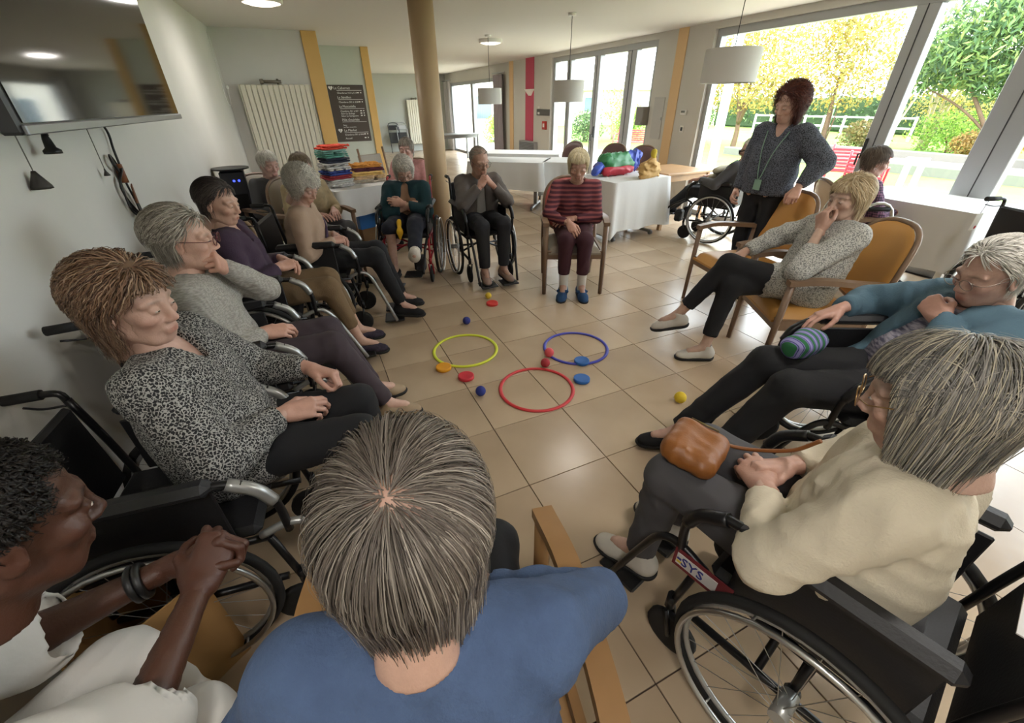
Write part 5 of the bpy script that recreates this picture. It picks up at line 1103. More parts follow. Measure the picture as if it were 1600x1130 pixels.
# 3 person in the purple cardigan
J = seated(**WC, tall=0.86, lean=-0.06); J['anL'][0] += 0.08; J['anR'][0] += 0.08; clasp(J, (0.28, 0.0, 0.74)); J['hf'] = (1, -0.4, -0.2)
person('person in a dark purple cardigan and tan trousers with folded hands', (-0.66, -0.1, 0), D(-3), J, dict(top=dict(mat=C_purple, name='cardigan', loose=0.018, vneck=0.08, belly=0.09), trousers=dict(mat=C_tan, cuff=0.72), shoes=dict(mat=mat('dark floral shoe', '#2a2030', 0.8, var=0.5, vscale=60), kind='slip'), hair=dict(style='short', n=3000, length=0.08, cols=['#3a3230', '#4d443f', '#2e2826'], vol=0.012, part=(0.7, 0, 0.7), back=0.5), h=0.013, seed=5, skin='#bd9784'))
# 4 curly haired person in beige
J = seated(**dict(WC, reach=0.49), tall=0.8, lean=0.06); J['anL'][0] += 0.1; J['anR'][0] += 0.1; clasp(J, (0.28, 0.0, 0.71)); J['hf'] = (1, -0.55, -0.6); J['hu'] = (0.45, -0.2, 1)
p4 = person('white curly haired person in a beige cardigan dozing with folded hands', (-0.3, 0.5, 0), D(-12), J, dict(top=dict(mat=C_beige, name='cardigan', loose=0.016), trousers=dict(mat=C_black), shoes=dict(mat=S_black), hair=dict(style='curly', n=3600, length=0.1, cols=WHITEH, vol=0.026, curl=0.012, width=0.0018, part=(0.5, 0, 0.86)), h=0.013, seed=6, skin='#b59080'))
MB().tube(bez([(-0.02, 0.13, 0.95), (0.125, 0.08, 0.86), (0.15, 0.02, 0.74), (0.12, -0.06, 0.64)], 6), 0.011, 5).build('strap', mat('purple strap', '#3b2a45', 0.8), p4)
# 5 woman in the teal cardigan
J = seated(**WC, tall=0.69, lean=0.06, sink=0.6); arms(J, (0.22, -0.02, 0.76), (0.2, 0.03, 0.72), pL=(0.1, 0.9, -0.5), pR=(0.1, -0.9, -0.5)); J['hdL'] = ((0.0, -0.95, 0.15), (0.9, 0.1, 0.3), 'relax'); J['hdR'] = ((0.0, 0.95, 0.0), (0.9, 0.1, 0.3), 'relax'); J['hf'] = (1, 0.25, -0.5); J['hu'] = (0.4, 0, 1)
J['knL'] = np.array([0.45, 0.12, 0.6]); J['anL'] = np.array([0.78, 0.14, 0.4]); J['toL'] = np.array([0.6, 0.1, 0.6]); J['knR'] = np.array([0.42, -0.13, 0.56]); J['anR'] = np.array([0.5, -0.12, 0.2])
p5 = person('white haired woman in a dark teal cardigan with crossed arms, one bare leg', sit((0.68, 1.42), D(-112), -0.05), D(-112), J, dict(top=dict(mat=mat('tan shirt', '#8f6f58', 0.9), name='shirt', loose=0.012, vneck=0.06, cuff=0.5), over=dict(mat=C_teal, name='cardigan', loose=0.026, open=0.03, lap=0.2, bust=False), trousers=dict(mat=C_navy, cuffR=0.12, cuffL=0.82, loose=0.02), shoes=dict(mat=S_black, feet='R', kind='slip'), hair=dict(style='curly', n=2600, length=0.11, cols=WHITEH, vol=0.022, curl=0.006, part=(0.6, 0, 0.8), width=0.002), fat=1.1, seed=7, skin='#c09c8b', glasses=dict(color='#6b6660')))
soft('bandage', [(J['anL'] + [-0.05, 0, 0.04], J['anL'] + [0.03, 0, 0.02], 0.05, 0.05), (J['anL'] + [0.0, 0, 0.0], J['anL'] + [0.05, 0.005, 0.06], 0.045, 0.042)], 0.01, mat('white bandage', '#c9c3b8', 0.9, bump=0.3), p5, 0.002, 60)
soft('scarf', [((0.42, -0.03, 0.64), (0.52, -0.02, 0.56), 0.02, 0.02), ((0.52, -0.02, 0.56), (0.53, -0.02, 0.5), 0.02, 0.014)], 0.008, mat('yellow scarf', '#d9a91e', 0.8), p5, 0.003, 60)
# 6 man in the grey jacket
J = seated(**WC, tall=0.85, lean=0.16); J['hf'] = (1, 0.2, -0.3); J['hu'] = (0.3, 0, 1); hc = J['head'] + np.array([0.15, 0.01, -0.1]); arms(J, hc + [0.0, 0.06, -0.09], hc + [0.0, -0.06, -0.09], pL=(0.2, 0.7, -0.9), pR=(0.2, -0.7, -0.9)); J['hdL'] = ((-0.25, -0.62, 0.75), (0.6, 0.6, 0.5), 'grip'); J['hdR'] = ((-0.25, 0.62, 0.75), (0.6, -0.6, 0.5), 'grip'); J['knL'][1] = 0.12
person('man in a grey jacket holding both hands to his mouth', sit((1.35, 1.16), D(-93), -0.05), D(-93), J, dict(top=dict(mat=mat('pale grey shirt', '#8f8d8b', 0.85), name='shirt', loose=0.008, bust=False, cuff=0.4), over=dict(mat=C_jacket, name='jacket', loose=0.026, open=0.02, bust=False, wr=0.011, wf=32, lap=0.12), trousers=dict(mat=C_dark, loose=0.014), shoes=dict(mat=S_taupe), hair=dict(style='short', n=1500, length=0.05, cols=['#8d857b', '#766f66', '#a0988d'], vol=0.006, bald=((0.5, 0, 0.85), 0.9), part=(0.8, 0, 0.6), back=0.7, hairline=0.35), head='man', seed=8, skin='#b08c7b', glasses=dict(color='#4a4038')))
# 7 woman in the striped sweater
J = seated(seat=0.465, tall=0.88, lean=0.12, reach=0.42, kneez=0.53, spread=0.085, foot=0.075); J['anL'][0] -= 0.05; J['anR'][0] -= 0.05; arms(J, (0.2, -0.03, 0.67), (0.34, -0.06, 0.66), pL=(-0.2, 1, -0.4), pR=(-0.2, -1, -0.4)); J['hdL'] = ((0.3, -0.9, -0.1), (0.4, 0.1, 0.9), 'rest'); J['hdR'] = ((0.75, 0.45, -0.6), (0.5, -0.3, 0.7), 'relax'); J['hf'] = (1, 0.0, -0.32); J['hu'] = (0.3, 0, 1)
person('woman in a burgundy striped sweater with blue slippers on a wooden armchair', sit((2.02, 0.39), D(-119), -0.09), D(-119), J, dict(top=dict(mat=C_stripe, loose=0.014, cuff=0.85), trousers=dict(mat=C_maroon, loose=0.014, cuff=0.72), socks=S_sock, shoes=dict(mat=S_blue, kind='slipper', name='slipper'), hair=dict(style='short', n=3200, length=0.08, cols=['#d8cba8', '#c9b98f', '#e2d8bc'], vol=0.016, part=(0.1, 0, 1.0), width=0.0018), seed=9, skin='#b99281', h=0.012))
# 8 standing woman
def standing(h=1.66):
    J = {}; s = h / 1.7; J['hip'] = np.array([0, 0, 0.92 * s]); J['belly'] = np.array([0.005, 0, 1.06 * s]); J['chest'] = np.array([0, 0, 1.22 * s]); J['neck'] = np.array([-0.015, 0, 1.41 * s]); J['head'] = np.array([0.02, 0, 1.555 * s]); J['hf'] = (1, 0, -0.1); J['hu'] = (0, 0, 1)
    for c, g in (('L', 1), ('R', -1)):
        J['sh' + c] = np.array([-0.01, g * 0.165, 1.36 * s]); J['hp' + c] = np.array([0, g * 0.085, 0.9 * s]); J['kn' + c] = np.array([0.02, g * 0.09, 0.5 * s]); J['an' + c] = np.array([-0.02, g * 0.095, 0.095]); J['to' + c] = np.array([1, g * 0.2, -0.05])
    return J
J = standing(1.69); arms(J, (0.12, 0.32, 0.99), (0.06, -0.24, 0.88), pL=(-0.5, 0.6, 0.0), pR=(-0.8, -0.3, 0)); J['hdL'] = ((0.6, 0.2, -0.55), (0.5, 0.3, 0.8), 'grip'); J['hdR'] = ((0.7, 0.3, -0.4), (0, -0.9, 0.3), 'relax'); J['hf'] = (1, -0.1, -0.28); J['hu'] = (0.25, 0, 1)
p8 = person('standing woman with curly dark red hair in a charcoal checked blouse', (3.37, -0.49, 0), D(184), J, dict(top=dict(mat=C_houndst, name='blouse', loose=0.02, sleeve=0.028, ruff=1, cuff=0.9, hem=0.9, vneck=0.1, bust=True, wr=0.009, wf=30), trousers=dict(mat=C_black), shoes=dict(mat=S_black), hair=dict(style='curly', n=5200, length=0.2, cols=['#4a221c', '#5d2e24', '#3a1814', '#6e3c2c'], vol=0.045, curl=0.012, part=(0.75, 0, 0.66), back=0.45, width=0.0015, hairline=0.42), seed=10, skin='#c09c8b', fat=1.02))
MB().tube(bez([(0.06, 0.09, 1.37), (0.13, 0.05, 1.22), (0.15, 0.0, 1.02), (0.13, -0.05, 1.22), (0.06, -0.09, 1.37)], 6), 0.004, 5).box((0.143, -0.03, 0.94), (0.148, 0.03, 1.02)).build('lanyard', mat('green lanyard', '#7a9a88', 0.7), p8)
# 9 woman in the speckled blouse
J = seated(seat=0.465, tall=0.86, lean=-0.26, reach=0.46, kneez=0.55, foot=0.08, side=-0.03); J['hf'] = (1, 0.3, -0.12); J['head'] = J['neck'] + np.array([0.03, 0.0, 0.142]); arms(J, (0.1, 0.12, 0.95), (0.34, -0.2, 0.7), pL=(0.4, 0.6, -1), pR=(-0.1, -1, -0.2)); J['wrL'] = J['head'] + np.array([0.135, 0.065, -0.16]); J['elL'] = np.array([0.2, 0.22, 0.71]); J['hdL'] = ((0.05, -0.3, 0.9), (0.9, 0.3, 0.1), 'grip'); J['hdR'] = ((0.9, 0.2, -0.35), (0.2, -0.3, 0.9), 'rest')
J['knL'] = np.array([0.5, -0.02, 0.67]); J['anL'] = np.array([0.74, -0.08, 0.27]); J['toL'] = np.array([0.9, -0.2, -0.25]); J['knR'] = np.array([0.48, 0.04, 0.55]); J['anR'] = np.array([0.56, 0.08, 0.1]); J['toR'] = np.array([1, -0.05, -0.05])
person('woman in a speckled grey blouse sitting cross legged, hand to her chin', sit((2.64, -1.49), D(152), 0.02), D(152), J, dict(top=dict(mat=C_speck, name='blouse', loose=0.026, cuffL=0.5, lap=0.4, belly=0.09, wr=0.009, wf=30), trousers=dict(mat=C_black, cuff=0.8), shoes=dict(mat=S_white), hair=dict(style='bob', n=4500, length=0.12, back=0.5, cols=['#c0aa88', '#ae9876', '#d2c0a0'], vol=0.026, part=(0.2, 0.2, 0.95), width=0.0017), seed=11, skin='#b99a89', h=0.011))
# 10 woman in the blue cardigan
J = seated(seat=0.46, tall=0.82, lean=-0.4, reach=0.52, kneez=0.57, foot=0.1); J['hf'] = (1, 0.05, -0.3); J['head'] = J['neck'] + np.array([0.06, 0, 0.135]); arms(J, J['head'] + [0.12, 0.03, -0.17], (0.2, -0.25, 0.77), pL=(0.2, 1, -0.4), pR=(-0.2, -1, -0.4)); J['hdL'] = ((0.0, -0.7, 0.35), (0.8, 0.2, 0.5), 'fist'); J['hdR'] = ((0.9, 0.1, -0.35), (0.2, -0.2, 0.9), 'rest')
J['anL'] = np.array([0.8, 0.13, 0.12]); J['anR'] = np.array([0.84, -0.12, 0.12])
p10 = person('white haired woman in a dusty blue cardigan and thin glasses, hand at her chin', (1.93, -2.4, 0), D(152), J, dict(top=dict(mat=C_melange, name='shirt', loose=0.014, vneck=0.07, cuff=0.6, belly=0.12, lap=0.15), over=dict(mat=C_bluecard, name='cardigan', loose=0.03, open=0.07, cuff=0.9, sleeve=0.012, bust=False, wr=0.009, wf=30, lap=0.2), trousers=dict(mat=C_black, loose=0.016), shoes=dict(mat=S_black), hair=dict(style='short', n=4600, length=0.075, cols=['#d3d0c8', '#bdbab2', '#e2dfd8'], vol=0.018, part=(0.75, 0, 0.66), back=0.6, width=0.0014), glasses=dict(color='#8a8078', metal=0.7, t=0.0012), head='full', fat=1.12, seed=12, skin='#bb9788', h=0.01))
# 11 woman in the cream sweater
J = seated(seat=0.485, tall=0.83, lean=0.0, side=0.07, reach=0.45, kneez=0.575, foot=0.12, spread=0.11); J['hf'] = (1, 0.12, -0.25); J['hu'] = (0.25, 0, 1); clasp(J, (0.3, 0.0, 0.7), 0.0, 0.06); J['hdR'] = ((0.6, 0.75, 0.0), (0.4, -0.2, 0.9), 'grip'); J['elL'] = ik(J['shL'], J['wrL'], pole=(-0.3, 1, -0.25)); J['elR'] = ik(J['shR'], J['wrR'], pole=(-0.3, -1, -0.25))
p11 = person('grey haired woman in a cream sweater with a tan handbag on her lap', (0.85, -2.82, 0), D(104), J, dict(top=dict(mat=C_cream, loose=0.016, belly=0.09, cuff=0.86, sleeve=0.012, ruff=0, wr=0.009, wf=30), trousers=dict(mat=C_grey, loose=0.014), shoes=dict(mat=S_white), hair=dict(style='bob', n=12000, length=0.19, cols=['#7c7a76', '#95918a', '#5f5d5a', '#b5ad9a'], vol=0.022, part=(-0.1, -0.3, 0.95), width=0.0009, seg=13, mess=0.4), glasses=dict(color='#a8875a', metal=0.8, t=0.0013), seed=13, skin='#bf9d8d', h=0.009, fat=1.16, w=1.12))
# 12 woman seen from behind
J = seated(seat=0.465, tall=0.9, lean=0.1, reach=0.45, kneez=0.54, foot=0.08, spread=0.13); J['hf'] = (1, 0.0, -0.35); J['hu'] = (0.35, 0, 1); arms(J, (0.2, 0.09, 0.68), (0.25, -0.09, 0.7), pL=(-0.4, 1, -0.3), pR=(-0.3, -1, 0.1)); J['hdR'] = ((0.6, 0.75, -0.1), (0.2, -0.2, 0.9), 'relax')
person('long grey haired woman in a blue wool sweater, seen from behind', (-0.21, -2.77, 0), D(74), J, dict(top=dict(mat=C_bluesw, loose=0.016, cuff=0.93, neck=0.058, vneck=0.0, wr=0.009, wf=30), trousers=dict(mat=C_black), shoes=dict(mat=S_black), hair=dict(style='bob', n=19000, streak=1.3, length=0.36, cols=['#544c46', '#625a52', '#70685f', '#4a423b', '#857d73', '#5c544c'], vol=0.036, part=(-0.72, 0.05, 0.7), width=0.00062, seg=14, mess=0.3, bald=((-0.78, 0.0, 0.63), 0.6)), seed=14, skin='#b99583', h=0.009))
# 13 carer with clasped hands
J = seated(seat=0.47, tall=0.98, lean=0.6, reach=0.46, kneez=0.54, foot=0.08, spread=0.13); J['hf'] = (1, -0.1, -0.25); clasp(J, (0.7, 0.04, 0.72), 0.0, 0.05); J['hdL'] = ((0.85, -0.5, 0.15), (0.1, 0.55, 0.85), 'grip'); J['hdR'] = ((0.85, 0.45, 0.25), (0.1, -0.6, 0.8), 'grip')
p13 = person('carer in white tunic and trousers leaning forward with clasped hands', (-1.08, -2.7, 0), D(40), J, dict(top=dict(mat=C_whitecot, name='tunic', loose=0.024, cuff=0.12, cutcuff=True, bust=False, sleeve=0.012), trousers=dict(mat=C_whitecot, loose=0.018), shoes=dict(mat=S_white), hair=dict(style='curly', n=2600, length=0.03, cols=['#14110f', '#1e1a17'], vol=0.008, curl=0.004), seed=15, skin='#4a2c1e', brow='#120c0a', h=0.01, arm=1.12, hand=1.08))
w_ = J['wrL']; e_ = J['elL']; q_ = w_ + (e_ - w_) * 0.3; d_ = norm(w_ - e_); u_ = norm(np.cross(d_, (0, 0, 1))); v_ = np.cross(d_, u_)
MB().tube([q_ + 0.034 * (u_ * math.cos(a) + v_ * math.sin(a)) for a in np.linspace(0, 2 * math.pi, 25)[:-1]], 0.008, 6, closed=True).tube([q_ + d_ * 0.014 + 0.034 * (u_ * math.cos(a) + v_ * math.sin(a)) for a in np.linspace(0, 2 * math.pi, 25)[:-1]], 0.008, 6, closed=True).build('wristband', M_black, p13)
# 14..18 people further back
J = seated(**WC, tall=0.8, lean=-0.25); J['hf'] = (1, 0.2, -0.2); arms(J, (0.3, 0.2, 0.74), (0.3, -0.2, 0.74)); J['anL'] = np.array([0.72, 0.12, 0.3]); J['anR'] = np.array([0.72, -0.12, 0.3])
p14 = person('person in dark clothes reclining in the wheelchair by the big window', sit((4.58, 0.95), D(112), -0.04), D(112), J, dict(top=dict(mat=C_dgrey, name='jacket', loose=0.02), trousers=dict(mat=C_dark), shoes=dict(mat=S_black), hair=dict(style='short', n=1200, length=0.05, cols=WHITEH, vol=0.008, part=(0.7, 0, 0.7), back=0.5), glasses=dict(color='#17171a', t=0.005), seed=16, h=0.016, skin='#b59182'))
soft('bib', [((0.1, -0.1, 0.86), (0.16, 0.1, 0.84), 0.04, 0.04), ((0.16, -0.1, 0.78), (0.2, 0.1, 0.76), 0.035, 0.035)], 0.016, mat('cream bib', '#b5ad94', 0.8), p14)
J = seated(seat=0.465, tall=0.86, lean=0.02); J['hf'] = (1, -0.2, -0.2); arms(J, (0.3, 0.1, 0.7), (0.3, -0.1, 0.7))
person('person in a purple plaid shirt and jeans by the big window', sit((4.5, -0.7), D(-34), -0.08), D(-34), J, dict(top=dict(mat=C_plaid, name='shirt', loose=0.018), trousers=dict(mat=C_jean, loose=0.016), shoes=dict(mat=S_black), hair=dict(style='short', n=1800, length=0.08, cols=['#5b5048', '#6e635a'], vol=0.014), seed=17, h=0.014))
J = seated(seat=0.465, tall=0.86, lean=0.0); arms(J, (0.26, 0.1, 0.7), (0.26, -0.1, 0.7))
person('person in a pink blouse on the armchair beside the column', sit((1.0, 2.75), D(-120), -0.08), D(-120), J, dict(top=dict(mat=C_pink, name='blouse', loose=0.02), trousers=dict(mat=C_dgrey), shoes=dict(mat=S_black), hair=dict(style='short', n=1600, length=0.09, cols=GREYH, vol=0.014), seed=18, h=0.016))
for (x, y, m, cols_, lab, sd) in ((-0.5, 2.2, C_dgrey, WHITEH, 'person in dark grey on a chair in front of the large radiator', 19), (-0.2, 1.75, C_sand, ['#7a6a58', '#8d7c68'], 'person in a sand coloured patterned top in front of the clothes table', 20)):
    armchair('wooden armchair of the %s' % ('person in dark grey' if sd == 19 else 'person in the sand coloured top'), (x, y, 0), D(-60), M_taupe, M_wood)
    J = seated(seat=0.465, tall=0.8, lean=0.05); arms(J, (0.28, 0.1, 0.69), (0.28, -0.1, 0.69)); J['hf'] = (1, 0, -0.2)
    person(lab, sit((x, y), D(-60), -0.08), D(-60), J, dict(top=dict(mat=m, name='shirt', loose=0.018), trousers=dict(mat=C_dgrey if sd == 20 else C_sand), shoes=dict(mat=S_black), hair=dict(style='short', n=1600, length=0.08, cols=cols_, vol=0.014), seed=sd, h=0.016))
# ------------------------------------------------------------------ small belongings
def local(o, x, y): c, s = math.cos(o[2]), math.sin(o[2]); return (o[0] + c * x - s * y, o[1] + s * x + c * y)
# handbag on the cream sweater's lap
CR = (0.85, -2.82, D(104)); M_lea = mat('tan leather', '#8a5526', 0.45, bump=0.1, bscale=90, var=0.1, vscale=9)
hb = empty('handbag', (*local(CR, 0.43, 0.06), 0.648), CR[2] + 0.2, 'tan leather handbag held on the lap of the cream sweater', 'handbag')
soft('bag_body', [((x, -0.07, 0.045 + 0.012 * (x > 0)), (x, 0.075, 0.045 + 0.012 * (x > 0)), 0.042, 0.042) for x in (-0.075, -0.04, -0.005, 0.03, 0.06)], 0.009, M_lea, hb, 0.006, 36, 3, True)
MB().tube(bez([(-0.05, -0.08, 0.05), (-0.12, -0.12, 0.03), (-0.2, -0.13, 0.05), (-0.3, -0.11, 0.12), (-0.36, -0.1, 0.2)], 6), 0.007, 6).build('strap', M_lea, hb)
MB().tube([(0.02 * math.cos(a) - 0.03, 0.1, 0.04 + 0.02 * math.sin(a)) for a in np.linspace(0, 6.283, 15)[:-1]], 0.003, 5, closed=True).build('ring', M_chrome, hb)
MB().tube([(-0.06, -0.09, 0.09), (0.05, -0.09, 0.1)], 0.004, 5).build('zip', mat('brass zip', '#7a6a48', 0.4, metal=0.6), hb)
hb.scale = (0.78, 0.8, 0.85)
# striped woollen hat and tablet-like pouch on the blue cardigan's lap
BL = (1.93, -2.4, D(152)); wh = empty('woollen_hat', (*local(BL, 0.4, -0.09), 0.655), BL[2] + 0.5, 'knitted hat in green and purple stripes on the dark lap', 'hat')
soft('hat_body', [((-0.06, 0, 0.015), (0.06, 0, 0.015), 0.055, 0.05), ((-0.03, 0, 0.03), (0.04, 0.01, 0.03), 0.05, 0.045)], 0.009, mat('green purple stripe knit', rough=0.9, setup=lambda m, N, L, b, src: L.new(ramp(N, L, (lambda w: (w.inputs.__getitem__('Scale').__setattr__('default_value', 9.0), L.new(src, w.inputs['Vector']), w.outputs['Fac'])[-1])(N.new('ShaderNodeTexWave')), [(0.0, '#2b6a44'), (0.35, '#7c74b0'), (0.6, '#2c3a6a'), (0.8, '#8f8ac0')], True), b.inputs['Base Color'])), wh, 0.004, 50, 4)
MB().box((-0.12, -0.05, 0.0), (-0.07, 0.02, 0.012), bevel=0.003).build('label_tab', mat('violet tab', '#5a4a90', 0.7), wh)
# cardboard box beside the carer
cb = empty('cardboard_box', (-0.93, -2.02, 0.0), D(35), 'open brown cardboard box on the floor beside the dark wheelchair wheel', 'box'); cm_ = mat('worn cardboard', '#a07a4a', 0.8, var=0.08, vscale=6)
for (a, b_) in (((-0.15, -0.12, 0.0), (0.15, -0.114, 0.42)), ((-0.15, 0.114, 0.0), (0.15, 0.12, 0.42)), ((-0.15, -0.114, 0.0), (-0.144, 0.114, 0.42)), ((0.144, -0.114, 0.0), (0.15, 0.114, 0.42)), ((-0.144, -0.114, 0.0), (0.144, 0.114, 0.006))): MB().box(a, b_).build('side', cm_, cb)
MB().box((-0.15, 0.12, 0.41), (0.15, 0.24, 0.415), TR(0, 0, 0, 0, 0.15)).build('flap', cm_, cb)
# tag, bag and label near the parked wheelchair
PK = (4.5, -1.95, D(-24)); tg = empty('paper_tag', (*local(PK, -0.37, 0.22), 0.86), PK[2], 'white paper tag hanging from the parked wheelchair handle', 'tag'); MB().box((-0.045, -0.002, -0.12), (0.045, 0.002, 0.0), TR(0, 0, 0, 0.4)).build('card', M_white, tg); MB().tube([(0, 0, 0), (0.01, 0, 0.085)], 0.002, 5).build('string', M_cordw, tg); MB().lathe([(0.012, 0), (0.012, 0.003)], 10, TR(0.01, -0.003, -0.1, 0.4, math.pi / 2)).build('red_mark', M_redp if 'red garden plastic' in MATS else mat('red print', '#b83038', 0.6), tg)
bg_ = empty('shoulder_bag', (4.05, -1.33, 0.0), 0.3, 'black shoulder bag with cream cloth lying on the floor at the armchairs', 'bag'); soft('bag_body', [((-0.14, 0, 0.09), (0.14, 0, 0.09), 0.1, 0.09)], 0.014, M_vinyl, bg_, 0.006, 30, 5); soft('cloth', [((-0.1, 0.02, 0.19), (0.16, 0.03, 0.17), 0.03, 0.04)], 0.011, mat('cream cloth', '#b5a98c', 0.9), bg_, 0.006, 50, 6); MB().tube(bez([(-0.14, 0, 0.16), (-0.08, 0.0, 0.3), (0.08, 0, 0.3), (0.14, 0, 0.16)], 6), 0.01, 6).build('strap', M_vinyl, bg_)
wk = empty('walking_frame', (3.95, -0.95, 0), D(-30), 'chrome walking frame standing behind the speckled blouse', 'walker')
for sg in (-1, 1):
    MB().tube(bez([(0.2, sg * 0.26, 0.0), (0.16, sg * 0.24, 0.45), (0.1, sg * 0.23, 0.84), (-0.1, sg * 0.23, 0.84), (-0.16, sg * 0.25, 0.45), (-0.22, sg * 0.27, 0.0)], 5), 0.012, 8).build('side_frame', M_chrome, wk); MB().tube([(0.08, sg * 0.23, 0.845), (-0.08, sg * 0.23, 0.845)], 0.018, 8).build('hand_grip', M_tyre, wk); MB().tube([(0.16, sg * 0.24, 0.4), (-0.16, sg * 0.25, 0.4)], 0.009, 8).build('side_bar', M_chrome, wk)
MB().tube([(0.15, -0.24, 0.55), (0.15, 0.24, 0.55)], 0.011, 8).build('cross_bar', M_chrome, wk)

# stickers and lettering on two wheelchairs
st = MB().box((0.24, 0.2345, 0.43), (0.36, 0.2365, 0.475)).build('sticker', mat('white sticker', '#c9c6c4', 0.5), WCR); text('lettering', 'SYS', (0.345, 0.2375, 0.438), 0.045, mat('blue print', '#2a2f7a', 0.5), st, rz=math.pi)
MB().box((0.2, 0.2325, 0.415), (0.37, 0.2345, 0.49)).build('red_plate', mat('dark red plate', '#6a2028', 0.5), WCR)
for k, cc in enumerate(('#2a2f7a', '#c9b53a')): MB().box((0.345 - 0.004 * k, 0.2367, 0.45 - 0.012 * k), (0.358, 0.2372, 0.459 - 0.012 * k)).build('sticker_wave', mat('print ' + cc, cc, 0.5), WCR)
bl = MB().box((-0.235, 0.06, 0.823), (-0.165, 0.19, 0.826)).build('barcode_label', MATS['white sticker'], WCR)
for k, wv in enumerate((4, 2, 5, 2, 3, 6, 2, 4, 3)): MB().box((-0.23, 0.075 + k * 0.0115, 0.826), (-0.2, 0.075 + k * 0.0115 + wv * 0.0013, 0.8266)).build('bar', M_black, bl)
pn = MB().box((0.08, 0.232, 0.33), (0.42, 0.24, 0.385), bevel=0.003).build('name_panel', mat('graphite panel', '#3c3c40', 0.5), WBL); text('lettering', 'neo O', (0.34, 0.2408, 0.345), 0.04, mat('grey print', '#9a9a98', 0.5), pn, rz=math.pi)
# ------------------------------------------------------------------ outside the windows
def out_structure(name, mb, m): o = mb.build(name, m); o['kind'] = 'structure'; return o
out_structure('terrace_outside', MB().box((XR + 0.22, -14, -0.16), (10.6, 30, -0.03)), mat('pale concrete', '#b7ad9c', 0.9, var=0.08, vscale=1.0))
out_structure('lawn_outside', MB().box((10.6, -30, -0.3), (60, 60, -0.07)), mat('lawn green', '#6f9438', 0.95, var=0.25, vscale=0.9, bump=0.3, bscale=20))
out_structure('path_outside', MB().box((14.0, -30, -0.068), (17.2, 9.0, -0.05)), mat('path gravel', '#a89c8a', 0.95, var=0.1, vscale=2))
for k, (x0, x1, ya, yb) in enumerate(((13.7, 13.95, -30, 9.0), (17.2, 17.45, -30, 9.0))):
    out_structure('kerb_outside_%d' % (k + 1), MB().box((x0, ya, -0.1), (x1, yb, 0.16), bevel=0.02), mat('grey kerb stone', '#75726c', 0.9))
def leaves(name, blobs, n, size, cols, parent, seed, droop=0.0, long=1.0):
    rs = np.random.RandomState(seed); w = np.array([np.prod(b[1]) ** 0.67 for b in blobs]); w = w / w.sum(); P = []
    for (c, r), k in zip(blobs, rs.multinomial(n, w)):
        d = rs.normal(size=(k, 3)); d /= np.linalg.norm(d, axis=1)[:, None]; P.append(np.asarray(c) + d * (rs.rand(k, 1) ** 0.45) * np.asarray(r))
    P = np.concatenate(P); n = len(P); a = rs.normal(size=(n, 3)); a[:, 2] -= droop; a /= np.linalg.norm(a, axis=1)[:, None]; b = np.cross(a, rs.normal(size=(n, 3))); b /= np.linalg.norm(b, axis=1)[:, None]
    s = size * (0.6 + 0.8 * rs.rand(n))[:, None]; V = np.stack([P - a * s * long, P + b * s * 0.5, P + a * s * long, P - b * s * 0.5], 1).reshape(-1, 3); Q = np.arange(4 * n).reshape(-1, 4)
    cs = np.array([hexc(c)[:3] for c in cols]); C = np.repeat(cs[rs.randint(0, len(cs), n)] * (0.8 + 0.4 * rs.rand(n, 1)), 4, 0)
    o = link(name, np_mesh(name, V, Q, False, C), leaf_mat(), parent); o['kind'] = 'stuff'; return o
def leaf_mat():
    if 'leaf' in MATS: return MATS['leaf']
    m = mat('leaf', rough=0.6, attr=True); N = m.node_tree.nodes; L = m.node_tree.links; b = N['Principled BSDF']; out = [q for q in N if q.type == 'OUTPUT_MATERIAL'][0]
    t = N.new('ShaderNodeBsdfTranslucent'); x = N.new('ShaderNodeMixShader'); x.inputs[0].default_value = 0.4; a = [q for q in N if q.type == 'ATTRIBUTE'][0]
    L.new(a.outputs['Color'], t.inputs['Color']); L.new(b.outputs[0], x.inputs[1]); L.new(t.outputs[0], x.inputs[2]); L.new(x.outputs[0], out.inputs[0]); return m
M_bark = mat('bark', '#6a5440', 0.9, var=0.2, vscale=6); M_bark2 = mat('pale bark', '#b7a88e', 0.9, var=0.15, vscale=6)
def tree(name, label, loc, blobs, n, size, cols, trunks, seed, bark=None, cat='tree', group='trees and shrubs in the garden', **kw):
    r = empty(name, loc, 0, label, cat, group); leaves('foliage', blobs, n, size, cols, r, seed, **kw)
    for pts, ra, rb in trunks: P = bez(pts, 4); MB().tube(P, np.linspace(ra, rb, len(P)), 7).build('trunk', bark or M_bark, r)
    return r
def branches(h, n, seed, sp=0.5, r=0.05):
    rs = np.random.RandomState(seed); out = []
    for k in range(n):
        a = rs.rand() * 6.28; q = sp * (0.5 + rs.rand()); out.append(([(0.1 * math.cos(a), 0.1 * math.sin(a), -0.1), (0.35 * q * math.cos(a), 0.35 * q * math.sin(a), h * 0.4), (q * math.cos(a + 0.3), q * math.sin(a + 0.3), h * (0.8 + 0.3 * rs.rand()))], r * (0.7 + 0.6 * rs.rand()), 0.008))
    return out
YEL = ['#b99a48', '#a58a3e', '#c2ad62', '#8f8444', '#8a8f4c', '#a39a58']; GRN = ['#46603a', '#5c7848', '#3a5034', '#768a58']; OLI = ['#8a8a3c', '#a89a48', '#6f7a34', '#b8a04c']; LIM = ['#8fae4a', '#a9c25c', '#6f9440']
